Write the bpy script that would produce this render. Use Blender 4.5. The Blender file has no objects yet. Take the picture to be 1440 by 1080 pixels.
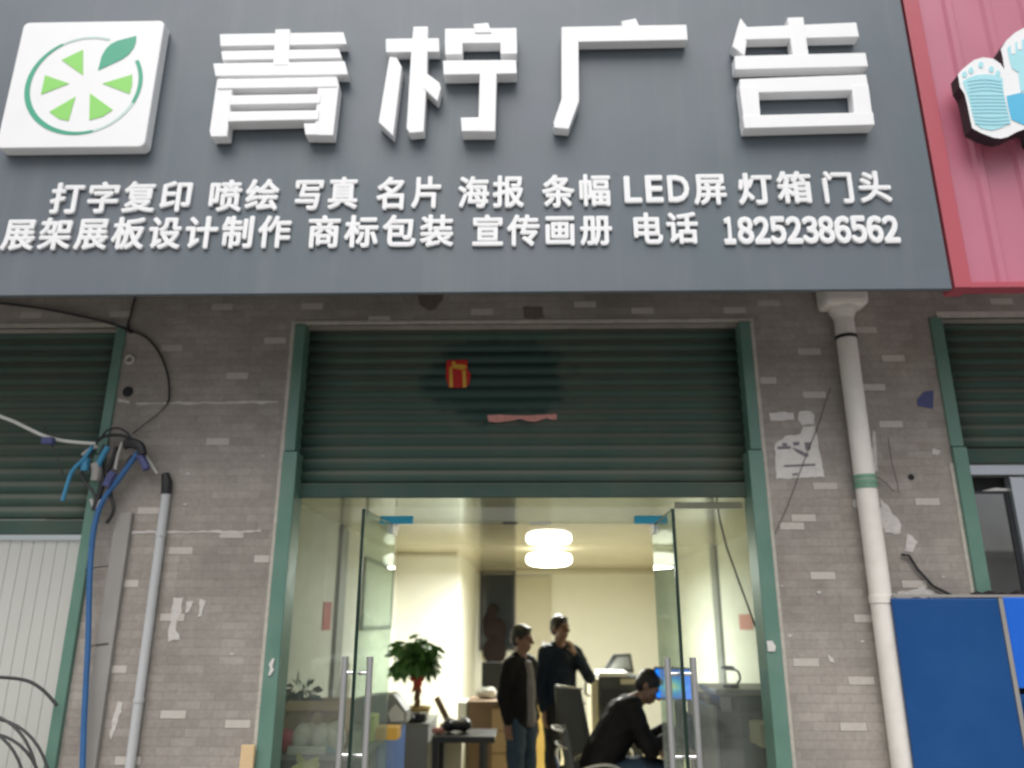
import bpy, bmesh, math, random
from mathutils import Vector, Matrix
random.seed(7)
R = math.radians
S = bpy.context.scene
COL = S.collection

# ------------------------------------------------------------------ camera
PITCH, YAW, ROLL, FPX = R(17.0), R(1.25), R(0.1), 1085.0
CAM = Vector((0, 0, 1.65))
_F = Vector((-math.sin(YAW) * math.cos(PITCH), math.cos(YAW) * math.cos(PITCH), math.sin(PITCH)))
_r = Vector((math.cos(YAW), math.sin(YAW), 0))
_u = _r.cross(_F)
CR = math.cos(ROLL) * _r + math.sin(ROLL) * _u
CU = -math.sin(ROLL) * _r + math.cos(ROLL) * _u
cd = bpy.data.cameras.new('camera')
cam = bpy.data.objects.new('camera', cd); COL.objects.link(cam)
cam.matrix_world = Matrix(((CR.x, CU.x, -_F.x, CAM.x), (CR.y, CU.y, -_F.y, CAM.y), (CR.z, CU.z, -_F.z, CAM.z), (0, 0, 0, 1)))
cd.sensor_width = 36; cd.lens = 36 * FPX / 1440; cd.clip_start = .05; cd.clip_end = 500
cd.dof.use_dof = True; cd.dof.focus_distance = 2.2; cd.dof.aperture_fstop = 1.9
S.camera = cam

# ------------------------------------------------------------------ sky, sun, exposure
SUN_EL, SUN_AZ = R(61), R(190)
w = bpy.data.worlds.new("World"); S.world = w; w.use_nodes = True
nt = w.node_tree; bg = nt.nodes['Background']
sky = nt.nodes.new('ShaderNodeTexSky'); sky.sky_type = 'NISHITA'; sky.sun_disc = False
sky.sun_elevation = SUN_EL; sky.sun_rotation = SUN_AZ; sky.dust_density = 4; sky.air_density = 1.0
hs = nt.nodes.new('ShaderNodeHueSaturation'); hs.inputs['Saturation'].default_value = .45
nt.links.new(sky.outputs[0], hs.inputs['Color']); nt.links.new(hs.outputs[0], bg.inputs[0])
bg.inputs[1].default_value = .075
sl = bpy.data.lights.new('sun', 'SUN'); sl.energy = 1.5; sl.angle = R(60); sl.color = (1, .985, .965)
so = bpy.data.objects.new('sun', sl); COL.objects.link(so); so.location = (0, -8, 12)
_sd = Vector((math.sin(SUN_AZ) * math.cos(SUN_EL), math.cos(SUN_AZ) * math.cos(SUN_EL), math.sin(SUN_EL)))
so.rotation_euler = _sd.to_track_quat('Z', 'Y').to_euler()
S.view_settings.view_transform = 'Standard'; S.view_settings.look = 'None'; S.view_settings.gamma = 1
S.view_settings.exposure = .85

# ------------------------------------------------------------------ helpers
def ray(px, py):
    return CR * ((px - 720) / FPX) + CU * (-(py - 540) / FPX) + _F
def P(px, py, Y):            # point on the plane at depth Y seen at that place
    d = ray(px, py); return CAM + d * (Y / d.y)
def PX(px, py, X):
    d = ray(px, py); return CAM + d * (X / d.x)

def tag(o, label=None, cat=None, group=None, kind=None):
    if label: o['label'] = label
    if cat: o['category'] = cat
    if group: o['group'] = group
    if kind: o['kind'] = kind
    return o
def empty(name, loc, label, cat, group=None):
    o = bpy.data.objects.new(name, None); COL.objects.link(o); o.location = loc; o.empty_display_size = .1
    return tag(o, label, cat, group)

class MB:
    def __init__(s): s.bm = bmesh.new(); s.mi = 0
    def _f(s, vs):
        try: f = s.bm.faces.new(vs)
        except ValueError: return None
        f.material_index = s.mi; return f
    def hexa(s, c):      # 8 corners: bottom 4 ccw, top 4
        v = [s.bm.verts.new(p) for p in c]
        for q in ((3, 2, 1, 0), (4, 5, 6, 7), (0, 1, 5, 4), (1, 2, 6, 5), (2, 3, 7, 6), (3, 0, 4, 7)): s._f([v[i] for i in q])
        return s
    def box(s, x0, x1, y0, y1, z0, z1, rz=0, piv=None):
        c = [Vector(p) for p in ((x0, y0, z0), (x1, y0, z0), (x1, y1, z0), (x0, y1, z0), (x0, y0, z1), (x1, y0, z1), (x1, y1, z1), (x0, y1, z1))]
        if rz:
            pv = Vector(piv) if piv else Vector(((x0 + x1) / 2, (y0 + y1) / 2, 0))
            M = Matrix.Rotation(rz, 3, 'Z'); c = [M @ (p - pv) + pv for p in c]
        return s.hexa(c)
    def bar(s, a, b, w, h, up=(0, 0, 1)):
        a, b = Vector(a), Vector(b); d = (b - a).normalized(); u = Vector(up)
        sd = d.cross(u)
        if sd.length < 1e-4: sd = d.cross(Vector((0, 1, 0)))
        sd.normalize(); u = sd.cross(d)
        sd *= w / 2; u *= h / 2
        return s.hexa([a - sd - u, a + sd - u, b + sd - u, b - sd - u, a - sd + u, a + sd + u, b + sd + u, b - sd + u])
    def prism(s, pts, dy, side=None):      # pts in order; front face at pts, back at pts + (0,dy,0)
        n = len(pts); a = [s.bm.verts.new(p) for p in pts]; b = [s.bm.verts.new(Vector(p) + Vector((0, dy, 0))) for p in pts]
        s._f(a); f2 = s._f(b[::-1]); m = s.mi
        if side is not None: s.mi = side
        for i in range(n): s._f([a[i], b[i], b[(i + 1) % n], a[(i + 1) % n]])
        s.mi = m; return s
    def cyl(s, a, b, r0, r1=None, n=16, cap=True):
        a, b = Vector(a), Vector(b); r1 = r0 if r1 is None else r1
        q = (b - a).to_track_quat('Z', 'Y'); A, B = [], []
        for i in range(n):
            t = 2 * math.pi * i / n; e = q @ Vector((math.cos(t), math.sin(t), 0))
            A.append(s.bm.verts.new(a + e * r0)); B.append(s.bm.verts.new(b + e * r1))
        for i in range(n): s._f([A[i], A[(i + 1) % n], B[(i + 1) % n], B[i]])
        if cap: s._f(A[::-1]); s._f(B)
        return s
    def tube(s, pts, r, n=8):
        pts = [Vector(p) for p in pts]; rings = []
        rr = r if isinstance(r, (list, tuple)) else [r] * len(pts)
        up = None
        for i, p in enumerate(pts):
            d = (pts[min(i + 1, len(pts) - 1)] - pts[max(i - 1, 0)]).normalized()
            if up is None:
                up = Vector((0, 0, 1)) if abs(d.z) < .9 else Vector((0, 1, 0))
            sd = d.cross(up).normalized(); up = sd.cross(d).normalized()
            rings.append([s.bm.verts.new(p + (sd * math.cos(2 * math.pi * k / n) + up * math.sin(2 * math.pi * k / n)) * rr[i]) for k in range(n)])
        for a, b in zip(rings, rings[1:]):
            for k in range(n): s._f([a[k], a[(k + 1) % n], b[(k + 1) % n], b[k]])
        s._f(rings[0][::-1]); s._f(rings[-1]); return s
    def lathe(s, c, prof, n=24):
        c = Vector(c); rings = [[s.bm.verts.new(c + Vector((r * math.cos(2 * math.pi * k / n), r * math.sin(2 * math.pi * k / n), z))) for k in range(n)] for r, z in prof]
        for a, b in zip(rings, rings[1:]):
            for k in range(n): s._f([a[k], a[(k + 1) % n], b[(k + 1) % n], b[k]])
        s._f(rings[0][::-1]); s._f(rings[-1]); return s
    def ell(s, c, r, rot=None, sub=2):
        M = Matrix.Translation(Vector(c)) @ (rot.to_matrix().to_4x4() if rot else Matrix()) @ Matrix.Diagonal((*r, 1))
        k = bmesh.ops.create_icosphere(s.bm, subdivisions=sub, radius=1, matrix=M)
        for v in k['verts']:
            for f in v.link_faces: f.material_index = s.mi
        return s
    def cap(s, a, ra, b, rb):
        s.cyl(a, b, ra, rb, 14, True); s.ell(a, (ra,) * 3, None, 2); s.ell(b, (rb,) * 3, None, 2); return s
    def quad(s, *p): s._f([s.bm.verts.new(q) for q in p]); return s
    def mesh(s, name):
        bmesh.ops.recalc_face_normals(s.bm, faces=s.bm.faces[:])
        m = bpy.data.meshes.new(name); s.bm.to_mesh(m); s.bm.free(); return m
    def build(s, name, mats, parent=None, smooth=False, bevel=0):
        m = s.mesh(name)
        for k in (mats if isinstance(mats, (list, tuple)) else [mats]): m.materials.append(k)
        return link(name, m, parent, smooth, bevel)
def link(name, m, parent=None, smooth=False, bevel=0):
    o = bpy.data.objects.new(name, m); COL.objects.link(o)
    if parent:
        p = parent; off = Vector()
        while p: off += p.location; p = p.parent
        m.transform(Matrix.Translation(-off)); o.parent = parent
    if bevel:
        b = o.modifiers.new('bevel', 'BEVEL'); b.width = bevel; b.segments = 2; b.limit_method = 'ANGLE'; b.angle_limit = R(40)
    if smooth:
        for f in m.polygons: f.use_smooth = True
        if smooth != 'all':
            try: m.set_sharp_from_angle(angle=R(38))
            except Exception: pass
    return o
def remesh(mb, vox, name, iters=4):
    m = mb.mesh('tmp'); o = bpy.data.objects.new('tmp', m); COL.objects.link(o)
    a = o.modifiers.new('r', 'REMESH'); a.mode = 'VOXEL'; a.voxel_size = vox
    b = o.modifiers.new('s', 'SMOOTH'); b.iterations = iters; b.factor = .5
    dg = bpy.context.evaluated_depsgraph_get(); dg.update()
    r = bpy.data.meshes.new_from_object(o.evaluated_get(dg)); r.name = name
    bpy.data.objects.remove(o); bpy.data.meshes.remove(m); return r
def thing(name, mb, mats, label, cat, group=None, smooth=False, bevel=0):
    # single mesh thing, its origin at the base centre
    m = mb.mesh(name)
    for k in (mats if isinstance(mats, (list, tuple)) else [mats]): m.materials.append(k)
    xs = [v.co for v in m.vertices]; c = Vector((sum(v.x for v in xs) / len(xs), sum(v.y for v in xs) / len(xs), min(v.z for v in xs)))
    o = link(name, m, None, smooth, bevel); m.transform(Matrix.Translation(-c)); o.location = c
    return tag(o, label, cat, group)

# ------------------------------------------------------------------ materials
def mat(name, col, rough=.6, metal=0, var=.12, scale=6, bump=0, bscale=60, spec=.5, dirt=None, dscale=2.0, damt=.35, emit=None, estr=0):
    m = bpy.data.materials.new(name); m.use_nodes = True
    n = m.node_tree.nodes; l = m.node_tree.links; b = n['Principled BSDF']
    b.inputs['Roughness'].default_value = rough; b.inputs['Metallic'].default_value = metal
    b.inputs['Specular IOR Level'].default_value = spec
    tc = n.new('ShaderNodeTexCoord')
    if var:
        nz = n.new('ShaderNodeTexNoise'); nz.inputs['Scale'].default_value = scale; nz.inputs['Detail'].default_value = 6
        l.new(tc.outputs['Object'], nz.inputs['Vector'])
        mx = n.new('ShaderNodeMix'); mx.data_type = 'RGBA'
        mx.inputs[6].default_value = (*[c * (1 - var) for c in col], 1); mx.inputs[7].default_value = (*[min(1, c * (1 + var)) for c in col], 1)
        l.new(nz.outputs['Fac'], mx.inputs[0]); out = mx.outputs[2]
        rr = n.new('ShaderNodeMapRange'); rr.inputs['To Min'].default_value = max(0, rough - .12); rr.inputs['To Max'].default_value = min(1, rough + .12)
        l.new(nz.outputs['Fac'], rr.inputs['Value']); l.new(rr.outputs[0], b.inputs['Roughness'])
        if dirt:
            nd = n.new('ShaderNodeTexNoise'); nd.inputs['Scale'].default_value = dscale; nd.inputs['Detail'].default_value = 9; nd.inputs['Roughness'].default_value = .65
            l.new(tc.outputs['Object'], nd.inputs['Vector'])
            mr = n.new('ShaderNodeMapRange'); mr.inputs['From Min'].default_value = .45; mr.inputs['From Max'].default_value = .75; mr.inputs['To Max'].default_value = damt
            l.new(nd.outputs['Fac'], mr.inputs['Value'])
            m2 = n.new('ShaderNodeMix'); m2.data_type = 'RGBA'; m2.inputs[7].default_value = (*dirt, 1)
            l.new(out, m2.inputs[6]); l.new(mr.outputs[0], m2.inputs[0]); out = m2.outputs[2]
        l.new(out, b.inputs['Base Color'])
    else: b.inputs['Base Color'].default_value = (*col, 1)
    if bump:
        nb = n.new('ShaderNodeTexNoise'); nb.inputs['Scale'].default_value = bscale; nb.inputs['Detail'].default_value = 4
        l.new(tc.outputs['Object'], nb.inputs['Vector'])
        bp = n.new('ShaderNodeBump'); bp.inputs['Strength'].default_value = bump; bp.inputs['Distance'].default_value = .01
        l.new(nb.outputs['Fac'], bp.inputs['Height']); l.new(bp.outputs[0], b.inputs['Normal'])
    if emit: b.inputs['Emission Color'].default_value = (*emit, 1); b.inputs['Emission Strength'].default_value = estr
    return m
BW, RH = .142, .0455
def brick_mat():
    m = bpy.data.materials.new('grey_brick'); m.use_nodes = True
    n = m.node_tree.nodes; l = m.node_tree.links; b = n['Principled BSDF']
    g = n.new('ShaderNodeNewGeometry'); sx = n.new('ShaderNodeSeparateXYZ'); cx = n.new('ShaderNodeCombineXYZ')
    ad = n.new('ShaderNodeMath'); ad.operation = 'ADD'
    l.new(g.outputs['Position'], sx.inputs[0]); l.new(sx.outputs['X'], ad.inputs[0]); l.new(sx.outputs['Y'], ad.inputs[1])
    sb = n.new('ShaderNodeMath'); sb.operation = 'SUBTRACT'; sb.inputs[1].default_value = 4.45
    l.new(ad.outputs[0], sb.inputs[0]); l.new(sb.outputs[0], cx.inputs['X']); l.new(sx.outputs['Z'], cx.inputs['Y'])
    def brick(c1, c2, mo, bias):
        t = n.new('ShaderNodeTexBrick'); t.inputs['Scale'].default_value = 1
        t.inputs['Brick Width'].default_value = BW; t.inputs['Row Height'].default_value = RH
        t.inputs['Mortar Size'].default_value = .0028; t.inputs['Mortar Smooth'].default_value = .3; t.inputs['Bias'].default_value = bias
        t.inputs['Color1'].default_value = (*c1, 1); t.inputs['Color2'].default_value = (*c2, 1); t.inputs['Mortar'].default_value = (*mo, 1)
        l.new(cx.outputs[0], t.inputs['Vector']); return t
    t = brick((.308, .276, .240), (.368, .332, .292), (.294, .264, .229), -.1)
    nz = n.new('ShaderNodeTexNoise'); nz.inputs['Scale'].default_value = 1.3; nz.inputs['Detail'].default_value = 9; nz.inputs['Roughness'].default_value = .7
    l.new(g.outputs['Position'], nz.inputs['Vector'])
    mr = n.new('ShaderNodeMapRange'); mr.inputs['From Min'].default_value = .3; mr.inputs['From Max'].default_value = .7; mr.inputs['To Min'].default_value = .70; mr.inputs['To Max'].default_value = 1.22
    l.new(nz.outputs['Fac'], mr.inputs['Value'])
    mx = n.new('ShaderNodeMix'); mx.data_type = 'RGBA'; mx.blend_type = 'MULTIPLY'; mx.inputs[0].default_value = 1
    l.new(t.outputs['Color'], mx.inputs[6]); l.new(mr.outputs[0], mx.inputs[7])
    # fine grain
    n2 = n.new('ShaderNodeTexNoise'); n2.inputs['Scale'].default_value = 45; n2.inputs['Detail'].default_value = 5
    l.new(g.outputs['Position'], n2.inputs['Vector'])
    m3 = n.new('ShaderNodeMapRange'); m3.inputs['To Min'].default_value = .8; m3.inputs['To Max'].default_value = 1.2
    l.new(n2.outputs['Fac'], m3.inputs['Value'])
    mx2 = n.new('ShaderNodeMix'); mx2.data_type = 'RGBA'; mx2.blend_type = 'MULTIPLY'; mx2.inputs[0].default_value = 1
    l.new(mx.outputs[2], mx2.inputs[6]); l.new(m3.outputs[0], mx2.inputs[7])
    # brown rust / soot stains
    n3 = n.new('ShaderNodeTexNoise'); n3.inputs['Scale'].default_value = 2.1; n3.inputs['Detail'].default_value = 8; n3.inputs['Distortion'].default_value = .6
    l.new(g.outputs['Position'], n3.inputs['Vector'])
    m4 = n.new('ShaderNodeMapRange'); m4.inputs['From Min'].default_value = .6; m4.inputs['From Max'].default_value = .76; m4.inputs['To Max'].default_value = .4
    l.new(n3.outputs['Fac'], m4.inputs['Value'])
    mx3 = n.new('ShaderNodeMix'); mx3.data_type = 'RGBA'; mx3.inputs[7].default_value = (.17, .125, .095, 1)
    l.new(m4.outputs[0], mx3.inputs[0]); l.new(mx2.outputs[2], mx3.inputs[6]); l.new(mx3.outputs[2], b.inputs['Base Color'])
    b.inputs['Roughness'].default_value = .82
    bp = n.new('ShaderNodeBump'); bp.inputs['Strength'].default_value = .4; bp.inputs['Distance'].default_value = .003
    inv = n.new('ShaderNodeMath'); inv.operation = 'SUBTRACT'; inv.inputs[0].default_value = 1
    l.new(t.outputs['Fac'], inv.inputs[1]); l.new(inv.outputs[0], bp.inputs['Height']); l.new(bp.outputs[0], b.inputs['Normal'])
    return m
def glass_mat(name, tint=(.93, .97, .94), refl=1.0, rough=.0):
    m = bpy.data.materials.new(name); m.use_nodes = True
    n = m.node_tree.nodes; l = m.node_tree.links; n.remove(n['Principled BSDF']); o = n['Material Output']
    tr = n.new('ShaderNodeBsdfTransparent'); tr.inputs[0].default_value = (*tint, 1)
    gl = n.new('ShaderNodeBsdfGlossy'); gl.inputs['Roughness'].default_value = rough
    fr = n.new('ShaderNodeFresnel'); fr.inputs[0].default_value = 1.5
    ml = n.new('ShaderNodeMath'); ml.operation = 'MULTIPLY'; ml.inputs[1].default_value = refl; ml.use_clamp = True
    mx = n.new('ShaderNodeMixShader'); l.new(fr.outputs[0], ml.inputs[0]); l.new(ml.outputs[0], mx.inputs[0])
    l.new(tr.outputs[0], mx.inputs[1]); l.new(gl.outputs[0], mx.inputs[2])
    # thin dust film, thickened to paint in the pane's hazy reflections
    df = n.new('ShaderNodeBsdfDiffuse'); df.inputs[0].default_value = (.6, .6, .56, 1)
    nz = n.new('ShaderNodeTexNoise'); nz.inputs['Scale'].default_value = 3; nz.inputs['Detail'].default_value = 8
    tc = n.new('ShaderNodeTexCoord'); l.new(tc.outputs['Object'], nz.inputs['Vector'])
    mr = n.new('ShaderNodeMapRange'); mr.inputs['From Min'].default_value = .35; mr.inputs['From Max'].default_value = .8; mr.inputs['To Min'].default_value = .05; mr.inputs['To Max'].default_value = .19
    l.new(nz.outputs['Fac'], mr.inputs['Value'])
    m2 = n.new('ShaderNodeMixShader'); l.new(mr.outputs[0], m2.inputs[0]); l.new(mx.outputs[0], m2.inputs[1]); l.new(df.outputs[0], m2.inputs[2])
    l.new(m2.outputs[0], o.inputs[0]); return m
def shutter_mat(stain=None):
    m = mat('green_shutter_paint', (.050, .092, .074), .6, 0, .3, 3, spec=.3, dirt=(.115, .108, .082), dscale=1.3, damt=.7)
    n = m.node_tree.nodes; l = m.node_tree.links; b = n['Principled BSDF']
    old = b.inputs['Base Color'].links[0].from_socket      # dust tint by upward normal, painting in each slat's highlight
    g = n.new('ShaderNodeNewGeometry'); sx = n.new('ShaderNodeSeparateXYZ'); l.new(g.outputs['Normal'], sx.inputs[0])
    mr = n.new('ShaderNodeMapRange'); mr.inputs['From Min'].default_value = .15; mr.inputs['From Max'].default_value = .75; mr.inputs['To Max'].default_value = .75
    l.new(sx.outputs['Z'], mr.inputs['Value'])
    mx = n.new('ShaderNodeMix'); mx.data_type = 'RGBA'; mx.inputs[7].default_value = (.27, .26, .205, 1)
    l.new(old, mx.inputs[6]); l.new(mr.outputs[0], mx.inputs[0]); l.new(mx.outputs[2], b.inputs['Base Color'])
    if stain:      # soft greasy patch where an old board was stuck
        (ax, az, bx_, bz) = stain
        mp = n.new('ShaderNodeMapping'); mp.vector_type = 'POINT'
        mp.inputs['Location'].default_value = (-ax / bx_, 0, -az / bz); mp.inputs['Scale'].default_value = (1 / bx_, 0, 1 / bz)
        l.new(g.outputs['Position'], mp.inputs[0])
        nz = n.new('ShaderNodeTexNoise'); nz.inputs['Scale'].default_value = 7; nz.inputs['Detail'].default_value = 6; l.new(g.outputs['Position'], nz.inputs['Vector'])
        ln = n.new('ShaderNodeVectorMath'); ln.operation = 'LENGTH'; l.new(mp.outputs[0], ln.inputs[0])
        ad = n.new('ShaderNodeMath'); ad.operation = 'ADD'; l.new(ln.outputs['Value'], ad.inputs[0]); l.new(nz.outputs['Fac'], ad.inputs[1])
        r2 = n.new('ShaderNodeMapRange'); r2.interpolation_type = 'SMOOTHSTEP'; r2.inputs['From Min'].default_value = 1.3; r2.inputs['From Max'].default_value = 1.7; r2.inputs['To Min'].default_value = .93; r2.inputs['To Max'].default_value = 0
        l.new(ad.outputs[0], r2.inputs['Value'])
        m3 = n.new('ShaderNodeMix'); m3.data_type = 'RGBA'; m3.inputs[7].default_value = (.03, .066, .056, 1)
        l.new(mx.outputs[2], m3.inputs[6]); l.new(r2.outputs[0], m3.inputs[0]); l.new(m3.outputs[2], b.inputs['Base Color'])
    return m

def sign_mat():
    m = bpy.data.materials.new('grey_sign_sheet'); m.use_nodes = True
    n = m.node_tree.nodes; l = m.node_tree.links; b = n['Principled BSDF']; g = n.new('ShaderNodeNewGeometry')
    def noise(sc, det, lo, hi, ro=.6):
        mp = n.new('ShaderNodeMapping'); mp.inputs['Scale'].default_value = sc; l.new(g.outputs['Position'], mp.inputs[0])
        z = n.new('ShaderNodeTexNoise'); z.inputs['Scale'].default_value = 1; z.inputs['Detail'].default_value = det; z.inputs['Roughness'].default_value = ro
        l.new(mp.outputs[0], z.inputs['Vector']); r = n.new('ShaderNodeMapRange'); r.inputs['From Min'].default_value = lo; r.inputs['From Max'].default_value = hi
        l.new(z.outputs['Fac'], r.inputs['Value']); return r.outputs[0]
    def mix(f, a, c, k=1):
        x = n.new('ShaderNodeMix'); x.data_type = 'RGBA'; x.clamp_factor = True
        if k != 1:
            q = n.new('ShaderNodeMath'); q.operation = 'MULTIPLY'; q.inputs[1].default_value = k; l.new(f, q.inputs[0]); f = q.outputs[0]
        l.new(f, x.inputs[0])
        if isinstance(a, tuple): x.inputs[6].default_value = (*a, 1)
        else: l.new(a, x.inputs[6])
        x.inputs[7].default_value = (*c, 1); return x.outputs[2]
    c = mix(noise((1.6, 1, 1.6), 4, .35, .65), (.102, .134, .151), (.122, .140, .163))
    c = mix(noise((9, 1, .7), 6, .5, .8), c, (.17, .185, .19), .5)       # rain streaks
    c = mix(noise((3, 3, 3), 9, .62, .8, .7), c, (.05, .055, .057), .65)   # smudges
    l.new(c, b.inputs['Base Color']); b.inputs['Roughness'].default_value = .45
    z = n.new('ShaderNodeTexNoise'); z.inputs['Scale'].default_value = 1.4; l.new(g.outputs['Position'], z.inputs['Vector'])
    bp = n.new('ShaderNodeBump'); bp.inputs['Strength'].default_value = .35; bp.inputs['Distance'].default_value = .02; l.new(z.outputs['Fac'], bp.inputs['Height']); l.new(bp.outputs[0], b.inputs['Normal'])
    return m
M = dict(
    brick=brick_mat(),
    pale=mat('pale_brick', (.50, .46, .41), .8, var=.16, scale=40),
    cream=mat('cream_grout', (.50, .465, .40), .9, var=.3, scale=25, bump=.5),
    plaster=mat('white_plaster', (.56, .53, .49), .9, var=.2, scale=30, bump=.6),
    sign=sign_mat(),
    white=mat('white_acrylic', (.86, .86, .86), .35, var=.02),
    wside=mat('white_side', (.6, .6, .6), .4, var=.05),
    teal=mat('teal_green', (.045, .37, .225), .4, var=.03), tealp=mat('pale_teal', (.55, .70, .66), .4, var=.05),
    lime=mat('lime_green', (.26, .66, .13), .4, var=.03),
    red=mat('red_sheet', (.50, .165, .23), .38, 0, .08, 2, spec=.6), redf=mat('red_frame', (.44, .085, .11), .34, 0, .06, 2),  # red_sheet base made pinkish to paint in the hazy sky reflection
    black=mat('black_paint', (.022, .023, .027), .5, var=.15), dark=mat('dark_void', (.02, .02, .02), .9, var=.1),
    sky=mat('sky_blue', (.40, .74, .80), .35, var=.03), skyl=mat('sky_blue_line', (.28, .60, .70), .35, var=.03), azure=mat('azure_blue', (.10, .48, .72), .35, var=.03),
    shut=shutter_mat(), rail=mat('green_rail_paint', (.115, .225, .175), .4, 0, .15, 5, dirt=(.19, .24, .21), dscale=5, damt=.3),
    stain=mat('dark_green_film', (.024, .052, .044), .75, var=.25, spec=.2),
    pvc=mat('cream_pvc', (.80, .755, .685), .5, var=.06, scale=3, dirt=(.48, .43, .36), dscale=4, damt=.4),
    gpvc=mat('grey_pvc', (.50, .51, .51), .4, var=.05, dirt=(.35, .35, .33)),
    duct=mat('grey_duct', (.30, .285, .262), .55, var=.1, dirt=(.2, .19, .17)),
    gtape=mat('green_tape', (.16, .32, .21), .5), steel=mat('brushed_steel', (.66, .65, .64), .42, 1, .0, 40),
    wire=mat('dusty_wire', (.10, .088, .078), .8), coil=mat('dusty_black_cable', (.05, .05, .05), .6, var=.4), rubber=mat('black_cable', (.02, .02, .021), .55, var=.2), bluec=mat('blue_cable', (.035, .125, .30), .45, var=.2, scale=14),
    cyanc=mat('cyan_cable', (.05, .25, .42), .45), greyc=mat('grey_cable', (.42, .41, .38), .5), whitec=mat('white_cable', (.62, .62, .58), .5),
    purple=mat('blue_sticker', (.07, .08, .2), .6, var=.4, scale=40),
    hoard=mat('blue_hoarding', (.009, .066, .22), .36, 0, .10, 2.5, bump=.5, bscale=1.6, spec=.35, dirt=(.022, .11, .28), dscale=1.5, damt=.4), hoard2=mat('bright_blue', (.01, .13, .62), .35, var=.06),
    paper=mat('torn_paper', (.66, .63, .59), .9, var=.2, scale=25, bump=.3), ink=mat('faded_ink', (.20, .19, .2), .9, var=.4),
    redp=mat('red_paper', (.52, .02, .015), .6, var=.15), gold=mat('gold_foil', (.72, .42, .06), .4, .2, .15), pink=mat('pink_paper', (.62, .28, .24), .8, var=.35, scale=40),
    rust=mat('rust_stain', (.16, .125, .10), .9, var=.3, scale=30),
    wood=mat('raw_wood', (.62, .45, .25), .7, var=.15), alu=mat('aluminium', (.55, .57, .6), .35, .6, .06),
    ribbed=mat('white_door_panel', (.56, .56, .51), .5, var=.04, dirt=(.5, .5, .45), dscale=2, damt=.3),
    glass=glass_mat('clear_glass', refl=1.7), dglass=glass_mat('door_glass', (.86, .92, .88), .12), wglass=glass_mat('window_glass', (.12, .13, .13), 6.0), gedge=mat('green_glass_edge', (.012, .028, .02), .3, var=.1),
    bluef=mat('blue_film', (.03, .46, .68), .4, var=.1),
    iwall=mat('cream_interior_wall', (.80, .80, .72), .6, var=.03), iwall2=mat('beige_panel', (.60, .57, .46), .6, var=.05),
    ceil=mat('glossy_ceiling_panel', (.62, .58, .43), .035, var=0, spec=.6), floor=mat('floor_tile', (.52, .44, .24), .25, var=.1, scale=3),
    lampm=mat('lamp_diffuser', (.9, .9, .85), .4, var=0, emit=(1, 1, .86), estr=5), lampb=mat('lamp_base', (.25, .25, .22), .5),
    skin=mat('skin', (.27, .155, .105), .5, var=.08), hair=mat('black_hair', (.014, .012, .011), .5, var=.2, bump=.5, bscale=120),
    jack=mat('black_jacket', (.011, .010, .011), .75, var=.3, spec=.2), navy=mat('navy_jacket', (.013, .021, .036), .75, var=.3, spec=.2),
    denim=mat('blue_denim', (.035, .065, .10), .8, var=.25, scale=12), trous=mat('black_trousers', (.016, .016, .018), .8, var=.2), shirt=mat('grey_shirt', (.24, .22, .215), .8, var=.1),
    shoe=mat('shoe', (.02, .018, .016), .4), eye=mat('eye_dark', (.02, .015, .01), .3),
    leaf=mat('leaf_green', (.07, .19, .04), .45, var=.55, scale=9), leafd=mat('dusty_leaf', (.10, .15, .11), .6, var=.4, scale=9), bark=mat('bark', (.19, .13, .07), .9, var=.3), goldpot=mat('gold_pot', (.36, .25, .07), .4, .2),
    ribbon=mat('red_ribbon', (.50, .05, .02), .5), plast=mat('black_plastic', (.025, .026, .028), .4), pgrey=mat('grey_plastic', (.28, .29, .28), .45), pdark=mat('dark_grey_plastic', (.055, .06, .06), .45),
    beige=mat('beige_plastic', (.52, .48, .36), .5), card=mat('cardboard', (.48, .34, .20), .9, var=.12), brown=mat('brown_wood', (.20, .13, .075), .6, var=.2),
    bag=mat('clear_bag', (.74, .72, .64), .3, var=.3, scale=15), redbag=mat('pink_red_bag', (.62, .09, .14), .5, var=.25), yel=mat('yellow_green', (.70, .74, .24), .6, var=.1), orange=mat('orange_folder', (.85, .47, .08), .5, var=.2),
    dblue=mat('blue_panel', (.07, .16, .42), .45), paperw=mat('white_paper', (.74, .74, .68), .8), lblue=mat('light_blue_box', (.35, .5, .6), .6),
    chrome=mat('chrome', (.8, .8, .8), .25, 1, 0), mesh=mat('chair_mesh', (.085, .088, .086), .7, var=.25, scale=80),
    screen=None,
    asphalt=mat('asphalt', (.06, .06, .062), .9, var=.25, scale=30, bump=.4), pave=mat('paving', (.29, .28, .265), .85, var=.15, scale=8, bump=.2),
    conc=mat('grey_concrete', (.33, .32, .30), .85, var=.15), tile=mat('pale_wall_tile', (.42, .40, .37), .7, var=.1), win=mat('dark_window', (.03, .035, .04), .1, var=.1),
    carw=mat('white_car_paint', (.78, .78, .78), .25, var=.02), tyre=mat('tyre', (.02, .02, .02), .8), lightm=mat('headlamp', (.6, .6, .6), .1, var=0),
    vinyl=mat('dark_frame', (.03, .03, .032), .4), maroon=mat('dark_maroon', (.010, .0035, .004), .9, var=.3), whitebar=mat('white_tape', (.88, .88, .84), .7, var=.1),
)
def translucent(m, k):
    n = m.node_tree.nodes; l = m.node_tree.links; t = n.new('ShaderNodeBsdfTranslucent'); t.inputs[0].default_value = (.9, .9, .86, 1)
    x = n.new('ShaderNodeMixShader'); x.inputs[0].default_value = k; l.new(n['Principled BSDF'].outputs[0], x.inputs[1]); l.new(t.outputs[0], x.inputs[2]); l.new(x.outputs[0], n['Material Output'].inputs[0])
translucent(M['whitebar'], .65)
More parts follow.
